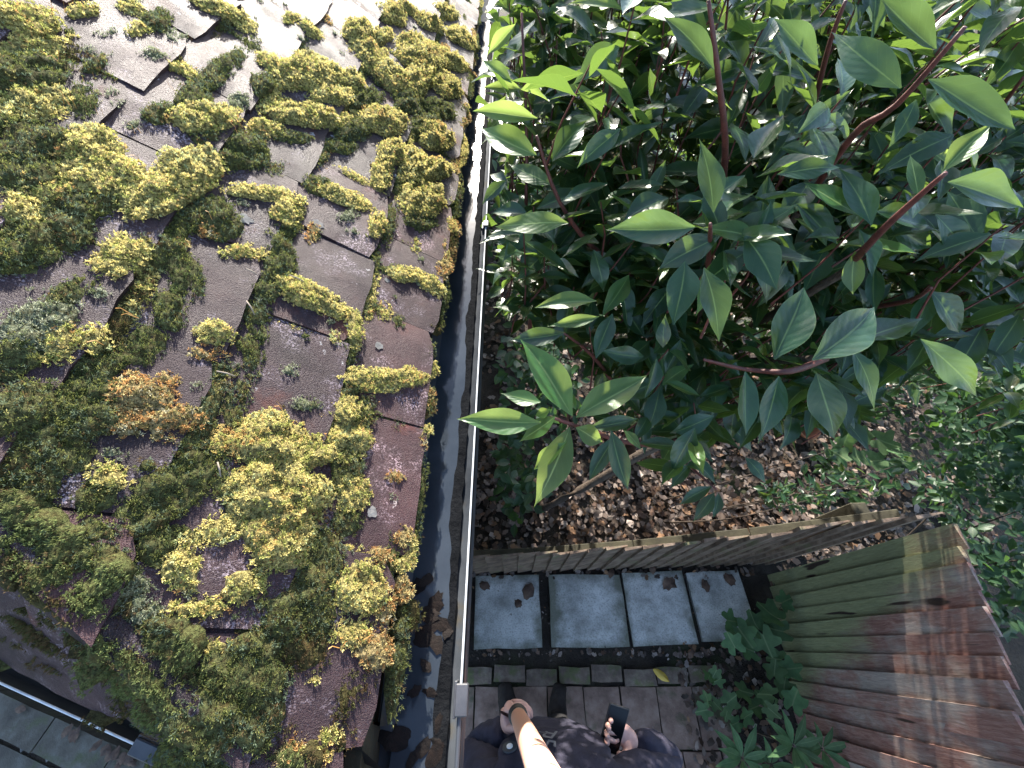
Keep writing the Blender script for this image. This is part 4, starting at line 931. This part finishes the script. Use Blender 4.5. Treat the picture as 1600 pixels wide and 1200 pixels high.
# ---------------------------------------------------------------- small plants, pot, far wall
def lobed_leaf_mesh(seed):
    rr = random.Random(seed); V = [(0, 0, .0)]; UV = [(.5, .5)]; n = 20; Fc = []
    for k in range(n):
        a = 2 * math.pi * k / n; r = (.5 if k % 4 in (0, 1) else .40 if k % 4 == 3 else .33) * (.5 if k == n // 2 else 1) * rr.uniform(.92, 1.08)
        V.append((r * math.cos(a), r * math.sin(a), .10 * math.cos(a * 2.5 + seed) * r + .16 * r)); UV.append((.5 + r * math.cos(a), .5 + r * math.sin(a)))
    for k in range(n): Fc.append((0, 1 + k, 1 + (k + 1) % n))
    return big_mesh('leaf', np.array(V), faces3=np.array(Fc), m=M['geranium'], uv=np.array(UV), smooth=True)
GL = [lobed_leaf_mesh(i) for i in range(4)]
def ground_plant(root, leaves, label, group):
    pl = empty('leafy_plant', root); tag(pl, label, 'plant', group)
    for (p, sz) in leaves:
        o = bpy.data.objects.new('leaf', random.choice(GL)); C.objects.link(o); o.parent = pl
        o.location = Vector(p) - Vector(root); o.scale = (sz,) * 3; o.rotation_euler = (random.gauss(0, .3), random.gauss(0, .3), random.random() * 6.28)
        r0 = Vector(root); ptube('stalk', [r0, r0.lerp(Vector(p), .6) + Vector((0, 0, .02)), Vector(p) + Vector((0, 0, -.004))], .002, .0014, M['trunk'], pl, 5, 2)
    return pl
def ring(pxs, z, sz): return [(at_z(x, y, z + random.uniform(-.05, .05)), sz * random.uniform(.8, 1.2)) for x, y in pxs]
gp = 'lobed leaved plants at the foot of the tall fence'
ground_plant(at_z(1190, 985, 0), ring([(1140, 970), (1160, 990), (1180, 975), (1205, 960), (1215, 985), (1145, 1005), (1170, 1015), (1225, 940), (1195, 1000)], .28, .15), 'big lobed plant leaning over the fourth slab', gp)
ground_plant(at_z(1120, 1085, 0), ring([(1118, 1050), (1108, 1058), (1122, 1062), (1105, 1092), (1118, 1100), (1100, 1110)], .12, .085), 'small three leaved clover like plant beside the brick edging', gp)
ground_plant(at_z(1150, 1105, 0), ring([(1140, 1095), (1160, 1080), (1135, 1115), (1165, 1120), (1150, 1130), (1180, 1105), (1190, 1090)], .15, .10), 'pale green lobed plant in the dead leaves by the pavers', gp)
ground_plant(at_z(1215, 1060, 0), ring([(1210, 1050), (1225, 1075), (1200, 1085), (1235, 1045), (1215, 1030), (1240, 1095), (1205, 1110)], .22, .12), 'dark lobed plant against the foot of the tall fence', gp)
ground_plant(at_z(1345, 700, 0), ring([(1320, 690), (1350, 680), (1380, 690), (1400, 705), (1340, 715), (1370, 720), (1390, 730), (1310, 710), (1415, 725)], .25, .17), 'pale green lobed plant in the open litter beyond the low fence', gp)
ROS = leaf_meshes('leaf', M['geranium'], [leaf_arrays(5, 2, .26, .12, .12, .01, seed=60 + i) for i in range(3)])
def rosette(px, py, z, n, L, label):
    c0 = at_z(px, py, z); pl = empty('rosette_plant', (c0.x, c0.y, 0)); tag(pl, label, 'plant', 'narrow leaved rosettes by the tall fence')
    ptube('stem', [Vector((c0.x, c0.y, -.02)), c0 + Vector((0, 0, -.05)), c0], .005, .004, M['trunk'], pl, 6, 2)
    for i in range(n):
        a = i * 2.4; el = .15 + .5 * i / n; dr = Vector((math.cos(a) * math.cos(el), math.sin(a) * math.cos(el), math.sin(el)))
        put_leaf(pl, c0 + dr * .008, c0 + dr * L * random.uniform(.8, 1.1), Vector((0, 0, 1)), ROS, 1)
rosette(1240, 1165, .42, 11, .17, 'upper rosette of long narrow leaves at the fence foot')
rosette(1160, 1185, .30, 10, .17, 'lower left rosette of long narrow leaves near the man')
rosette(1285, 1170, .36, 9, .15, 'rightmost rosette of long narrow leaves against the tall fence')
rosette(1205, 1195, .3, 8, .14, 'middle rosette of narrow leaves at the bottom edge')
# terracotta pot lying by the litter
bm = bmesh.new(); prof_p = [(.062, 0), (.07, .05), (.082, .13), (.092, .135), (.094, .165), (.084, .166), (.078, .14), (.06, .06), (0, .055)]
sg = 20; rows = []
for (r_, z_) in prof_p: rows.append([bm.verts.new((max(r_, .0008) * math.cos(2 * math.pi * k / sg), max(r_, .0008) * math.sin(2 * math.pi * k / sg), z_)) for k in range(sg)])
for i in range(len(rows) - 1):
    for k in range(sg): bm.faces.new((rows[i][k], rows[i][(k + 1) % sg], rows[i + 1][(k + 1) % sg], rows[i + 1][k]))
pot = link('terracotta_pot', bm_mesh('terracotta_pot', bm, M['pot'], True)); pot.location = at_z(1243, 668, .0) + Vector((0, 0, .01)); pot.rotation_euler = (R(28), R(-8), .3)
tag(pot, 'round terracotta pot tilted in the leaf litter under the laurel', 'pot')
# grey path behind the shrubs
bm = bmesh.new()
for i in range(7):
    for j in range(3):
        add_box(bm, (.42, .42, .05), Matrix.Translation((2.75 + .44 * j + .05 * i, 1.2 + .44 * i, 0)), .006)
garden = empty('garden_path'); tag(garden, kind='structure'); bm.free()
pm = slab_mesh('paving_slab', .42, .42, .05, M['slab'], .003)
for i in range(8):
    for j in range(3):
        o = link('paving_slab', pm, garden); o.location = (4.3 + .44 * j + .05 * i, 1.7 + .44 * i, .0); o.rotation_euler.z = R(random.uniform(-1, 1) - 10)
# flagstones and kerb below the end gutter
yard = empty('yard'); tag(yard, kind='structure')
gd = Vector((dG.x, dG.y, 0)); go = oG
def gpt(px, py): return at_z(px, py, 0)
k0 = gpt(0, 1105); k1 = gpt(240, 1215); kd = (k1 - k0).normalized(); ko = Vector((kd.y, -kd.x, 0)); ko = ko if ko.y < 0 else -ko; kang = math.atan2(kd.y, kd.x)
for i in range(7):
    o = link('kerb_stone', slab_mesh('kerb_stone', .44, .16, .12, M['flag'], .006), yard); o.location = k0 + kd * (-.7 + .45 * i) + Vector((0, 0, .02)); o.rotation_euler.z = kang + R(random.uniform(-.5, .5))
for i in range(6):
    for j in range(3):
        o = link('flagstone', slab_mesh('flagstone', .58, .36, .05, M['flag'], .008), yard); o.location = k0 + kd * (-.9 + .6 * i + .25 * (j % 2)) + ko * (.31 + .375 * j) + Vector((0, 0, -.012)); o.rotation_euler.z = kang + R(random.uniform(-.7, .7))
for (px, py, rx, ry) in [(10, 1125, .05, .09), (42, 1150, .035, .06), (55, 1160, .05, .05), (118, 1175, .06, .03), (80, 1178, .03, .03), (122, 1192, .04, .03), (5, 1130, .03, .05)]:
    c0 = at_z(px, py, .0165)
    tag(link('lichen_patch', blot('lichen_patch', c0, Vector((rx, 0, 0)), Vector((0, ry, 0)), M['lichen'], 14, .0006, Vector((0, 0, 1)))), 'pale grey lichen blotch on the flagstones below the end gutter', 'lichen', 'lichen blotches on the flagstones')
for (px, py) in [(105, 1142), (120, 1145), (115, 1150), (150, 1165), (165, 1172), (180, 1178), (190, 1185), (172, 1182), (205, 1192), (185, 1195), (200, 1188), (32, 1108)]:
    dead_leaf('fallen_leaf', at_z(px, py, .095), .075, 'small brown dead leaf lying on the kerb below the end gutter', 'dead leaves on the kerb', M['fallen'])
dead_leaf('fallen_leaf', at_z(93, 1170, .03), .09, 'single yellow leaf on the flagstones below the end gutter', 'fallen leaves on the flagstones', M['yellow_leaf'], lobes=False)
# pale brick wall far behind the laurel
bw = empty('brick_wall', (1.2, 6.5, 0)); tag(bw, 'pale brick garden wall glimpsed through the laurel', 'wall')
bm = bmesh.new(); add_box(bm, (5.2, .09, 1.3), Matrix.Translation((1.2, 6.56, .6)))
o = bpy.data.objects.new('mortar_core', bm_mesh('mortar_core', bm, M['wall'])); C.objects.link(o); o.parent = bw; o.location = -bw.location
wbm = bpy.data.meshes.new('brick'); bm = bmesh.new(); add_box(bm, (.215, .10, .065), None, .004); bm.to_mesh(wbm); bm.free()
M['palebrick'] = m_noise('pale_brick', [(.3, (.22, .19, .17)), (.7, (.42, .38, .35))], 14, .9, .5, .003, 80, shift=True); wbm.materials.append(M['palebrick'])
for r_ in range(12):
    for k in range(22):
        o = bpy.data.objects.new('brick', wbm); C.objects.link(o); o.parent = bw; o.location = (-2.45 + .2255 * k + (.11 if r_ % 2 else 0), 0, .05 + .076 * r_)

# ---------------------------------------------------------------- the man with the pole
man = empty('person', (.14, -.40, 0)); tag(man, 'person in a navy hooded top looking at a phone under the gutter', 'person')
def skin_mesh(name, verts, edges, radii, sub=2, root=0):
    me = bpy.data.meshes.new(name + '_bones'); me.from_pydata([tuple(v) for v in verts], edges, []); o = bpy.data.objects.new(name + '_bones', me); C.objects.link(o)
    o.modifiers.new('skin', 'SKIN')
    if not me.skin_vertices: me.skin_vertices.new()
    for i, r_ in enumerate(radii):
        sv_ = me.skin_vertices[0].data[i]; sv_.radius = r_ if isinstance(r_, tuple) else (r_, r_); sv_.use_root = (i == root)
    sb = o.modifiers.new('sub', 'SUBSURF'); sb.levels = sub; sb.render_levels = sub
    dg = bpy.context.evaluated_depsgraph_get(); dg.update(); ev = o.evaluated_get(dg); out = bpy.data.meshes.new_from_object(ev); out.name = name
    bpy.data.objects.remove(o); out.materials.clear(); out.polygons.foreach_set('use_smooth', [True] * len(out.polygons)); return out
def child(name, me, parent, m=None):
    o = bpy.data.objects.new(name, me); C.objects.link(o); o.parent = parent
    pl = parent; off = Vector((0, 0, 0))
    o.location = -man.location if parent is man else (0, 0, 0)
    if m is not None and not me.materials: me.materials.append(m)
    return o
HL = at_z(806, 1117, 1.30); HR = at_z(972, 1143, 1.27)
wl = HL + Vector((-.035, -.045, -.035)); wr = HR + Vector((.052, -.03, -.012))
bv = [(.14, -.42, .95), (.14, -.39, 1.08), (.14, -.38, 1.22), (.14, -.40, 1.38), (.14, -.43, 1.48), (.14, -.45, 1.55), (.14, -.44, 1.66), (.14, -.43, 1.74),
      (-.03, -.40, 1.41), (-.08, -.39, 1.36), (-.125, -.325, 1.12), tuple(wl), (.31, -.40, 1.41), (.37, -.39, 1.36), (.575, -.35, 1.13), tuple(wr),
      (.05, -.42, .88), (.03, -.38, .50), (.0, -.38, .10), (-.03, -.28, .05), (-.05, -.19, .045), (.23, -.42, .88), (.245, -.38, .50), (.26, -.38, .10), (.28, -.28, .05), (.30, -.19, .045)]
be = [(0, 1), (1, 2), (2, 3), (3, 4), (4, 5), (5, 6), (6, 7), (3, 8), (8, 9), (9, 10), (10, 11), (3, 12), (12, 13), (13, 14), (14, 15), (0, 16), (16, 17), (17, 18), (18, 19), (19, 20), (0, 21), (21, 22), (22, 23), (23, 24), (24, 25)]
br = [(.20, .15), (.215, .165), (.22, .165), (.19, .135), .06, .055, (.085, .10), (.07, .085), .09, .09, .082, .048, .09, .09, .082, .05, .105, .08, .06, .052, .04, .105, .08, .06, .052, .04]
body = skin_mesh('body', bv, be, br, 3)
for k in ('navy', 'black_cloth', 'shoe', 'skin'): body.materials.append(M[k])
for p in body.polygons:
    c_ = p.center; p.material_index = 2 if c_.z < .13 else 1 if c_.z < .93 and abs(c_.x - .14) < .22 else 3 if c_.z > 1.52 else 0
for v in body.vertices:   # soft folds in the cloth
    if v.co.z < 1.5: v.co += v.normal * (.013 * mnoise.noise((v.co.x * 11, v.co.y * 11, v.co.z * 22)) + .006 * (1 - abs(mnoise.noise((v.co.x * 22, v.co.y * 26, v.co.z * 40))) * 2))
child('body', body, man)
# hair, hood, face
bm = bmesh.new(); bmesh.ops.create_icosphere(bm, subdivisions=3, radius=.108)
for v in bm.verts:
    v.co = Vector((v.co.x * .9, v.co.y, v.co.z * 1.02)) * (1 + .04 * mnoise.noise(v.co * 30))
bmesh.ops.delete(bm, geom=[v for v in bm.verts if v.co.z < .01 and v.co.y > -.03], context='VERTS')
for v in bm.verts: v.co += Vector((.14, -.448, 1.705))
child('hair', bm_mesh('hair', bm, M['hair'], True), man)
for s_ in (-1, 1):
    bm = bmesh.new(); bmesh.ops.create_uvsphere(bm, u_segments=10, v_segments=6, radius=.011, matrix=Matrix.Translation((.14 + s_ * .033, -.348, 1.672))); child('eye', bm_mesh('eye', bm, M['white'], True), man)
    bm = bmesh.new(); bmesh.ops.create_uvsphere(bm, u_segments=10, v_segments=6, radius=.03, matrix=Matrix.Translation((.14 + s_ * .086, -.44, 1.66)) @ Matrix.Diagonal((.35, .7, 1, 1))); child('ear', bm_mesh('ear', bm, M['skin'], True), man)
bm = bmesh.new(); bmesh.ops.create_cone(bm, cap_ends=True, segments=8, radius1=.018, radius2=.007, depth=.045, matrix=Matrix.Translation((.14, -.335, 1.645)) @ Matrix.Rotation(R(-25), 4, 'X')); child('nose', bm_mesh('nose', bm, M['skin'], True), man)
hood = skin_mesh('hood', [(.02, -.43, 1.49), (.05, -.54, 1.51), (.14, -.575, 1.52), (.23, -.54, 1.51), (.26, -.43, 1.49), (.2, -.36, 1.45), (.08, -.36, 1.45)], [(0, 1), (1, 2), (2, 3), (3, 4), (4, 5), (0, 6)], [.032, .045, .05, .045, .032, .022, .022], 2, 2)
child('hood', hood, man, M['navy'])
def hand(name, W, palm_dir, across, curl_dir, grip, mirror=1):
    """palm with four curled fingers and a thumb, one skin"""
    P = palm_dir.normalized(); Ac = across.normalized(); Cu = curl_dir.normalized()
    v = [W, W + P * .045, W + P * .085]; e = [(0, 1), (1, 2)]; r_ = [(.026, .018), (.038, .017), (.036, .014)]
    for i, (o_, L) in enumerate([(-.030, .85), (-.010, 1.0), (.011, .95), (.030, .78)]):
        k = W + P * .088 + Ac * o_; n0 = len(v)
        a1 = k + (P * (1 - grip) + Cu * grip).normalized() * .038 * L
        a2 = a1 + (P * (.45 - grip) + Cu).normalized() * .028 * L
        a3 = a2 + (P * (.1 - grip * 1.3) + Cu * .6).normalized() * .022 * L
        v += [k, a1, a2, a3]; e += [(2, n0), (n0, n0 + 1), (n0 + 1, n0 + 2), (n0 + 2, n0 + 3)]; r_ += [.0105, .0098, .009, .0078]
    n0 = len(v); t0 = W + P * .03 - Ac * .034 * mirror; t1 = t0 + (P * .5 - Ac * .55 * mirror + Cu * .5).normalized() * .036; t2 = t1 + (P * .7 + Ac * .1 * mirror + Cu * .5).normalized() * .03
    v += [t0, t1, t2]; e += [(1, n0), (n0, n0 + 1), (n0 + 1, n0 + 2)]; r_ += [.016, .0125, .0105]
    me = skin_mesh(name, v, e, r_, 2, 0); child(name, me, man, M['skin'])
# left hand round the pole, right hand under the phone
hand('hand', wl, Vector((.25, .75, .55)), Vector((.1, -.35, .9)), Vector((.95, -.2, 0)), .75, -1)
hand('hand', wr, Vector((-.75, .35, .25)), Vector((.3, .9, -.1)), Vector((-.35, -.1, .9)), .35, 1)
# printed letters and round badge on the chest
def print_poly(name, polys, o, ex, ey, m, th):
    bm = bmesh.new()
    for poly in polys:
        f = bm.faces.new([bm.verts.new(o + ex * x + ey * y + th) for x, y in poly])
    return child(name, bm_mesh(name, bm, m), man)
dgx = bpy.context.evaluated_depsgraph_get()
bvh = BVHTree.FromPolygons([v.co.copy() for v in body.vertices], [tuple(p.vertices) for p in body.polygons])
def on_body(px, py):
    h_ = bvh.ray_cast(CAM, ray(px, py).normalized()); return (h_[0], h_[1]) if h_[0] is not None else (at_z(px, py, 1.2), Vector((0, .5, .8)))
def letter(polys, px, py, size, rot):
    c_, n_ = on_body(px, py); ex = Vector((1, 0, 0)); ex = (ex - n_ * ex.dot(n_)).normalized(); ey = n_.cross(ex)
    a = R(rot); ex, ey = ex * math.cos(a) + ey * math.sin(a), ey * math.cos(a) - ex * math.sin(a)
    print_poly('letter', polys, c_, ex * size, ey * size, M['print'], n_ * .012)
letter([[(-.5, -.5), (-.3, -.5), (-.1, .1), (.0, .5), (-.2, .5)], [(.1, .5), (.0, .5), (.2, -.5), (.42, -.5)], [(-.2, -.15), (.15, -.15), (.1, .05), (-.18, .05)]], 850, 1151, .045, 200)
letter([[(-.5, -.5), (-.3, -.5), (-.3, .5), (-.5, .5)], [(-.3, .5), (-.3, .3), (.1, .3), (.25, .5)], [(.1, .3), (.25, .5), (.4, .2), (.2, .15)], [(.2, .15), (.4, .2), (.25, -.1), (.1, -.02)], [(-.3, -.02), (.1, -.02), (.25, -.1), (.1, -.2), (-.3, -.2)]], 858, 1153, .045, 150)
letter([[(-.5, -.1), (-.3, -.1), (-.2, -.35), (-.3, -.5)], [(-.3, -.5), (-.2, -.35), (.15, -.35), (.3, -.5)], [(.3, -.5), (.15, -.35), (.2, .5), (.4, .5)]], 860, 1172, .045, 150)
c_, n_ = on_body(797, 1170); mt = Matrix.Translation(c_ + n_ * .006) @ n_.to_track_quat('Z', 'Y').to_matrix().to_4x4()
bm = bmesh.new(); bmesh.ops.create_cone(bm, cap_ends=True, segments=24, radius1=.024, radius2=.023, depth=.004, matrix=mt); child('badge', bm_mesh('badge', bm, M['lipdark']), man)
bm = bmesh.new(); bmesh.ops.create_cone(bm, cap_ends=True, segments=20, radius1=.010, radius2=.010, depth=.003, matrix=mt @ Matrix.Translation((0, .003, .0045))); child('badge_dot', bm_mesh('badge_dot', bm, M['white']), man)
# phone
ph = HR + Vector((-.035, .012, .032)); phn = (Vector((.05, -.5, .85))).normalized(); mt = Matrix.Translation(ph) @ frame_from(Vector((.35, .95, .4)), phn).to_4x4()
phone = empty('phone', ph); tag(phone, 'black smartphone held in the right hand of the person', 'phone')
bm = bmesh.new(); add_box(bm, (.152, .074, .009), mt, .0025); o = child('case', bm_mesh('case', bm, M['clamp']), phone); o.location = -ph
bm = bmesh.new(); add_box(bm, (.142, .067, .001), mt @ Matrix.Translation((0, 0, .0054))); o = child('screen', bm_mesh('screen', bm, M['glass']), phone); o.location = -ph
# the pole: rubber grip in the fist, black clamp, orange tube going up past the viewpoint
P1 = HL + Vector((0, .012, 0)); P2 = at_d(846, 1202, .62); pd = (P2 - P1).normalized()
pole = empty('telescopic_pole', P1); tag(pole, 'orange telescopic pole with brown grip held upright by the person', 'pole')
def pseg(nm, a, b, r0, r1, m, seg=20):
    V, Fc = tube_arrays([P1 + pd * a, P1 + pd * b], [r0, r1], seg); o = child(nm, mesh_np(nm, V, Fc, m, True), pole); o.location = -P1; return o
pseg('grip', -.16, .17, .019, .021, M['grip'])
for i in range(4): pseg('clamp_ring', .17 + i * .018, .183 + i * .018, .031 - .001 * i, .031 - .001 * i, M['clamp'])
pseg('clamp_collar', .168, .245, .027, .026, M['clamp'])
pseg('tube', .245, 1.45, .0245, .0235, M['orange'])
pseg('tube', 1.45, 1.72, .018, .018, M['orange'])
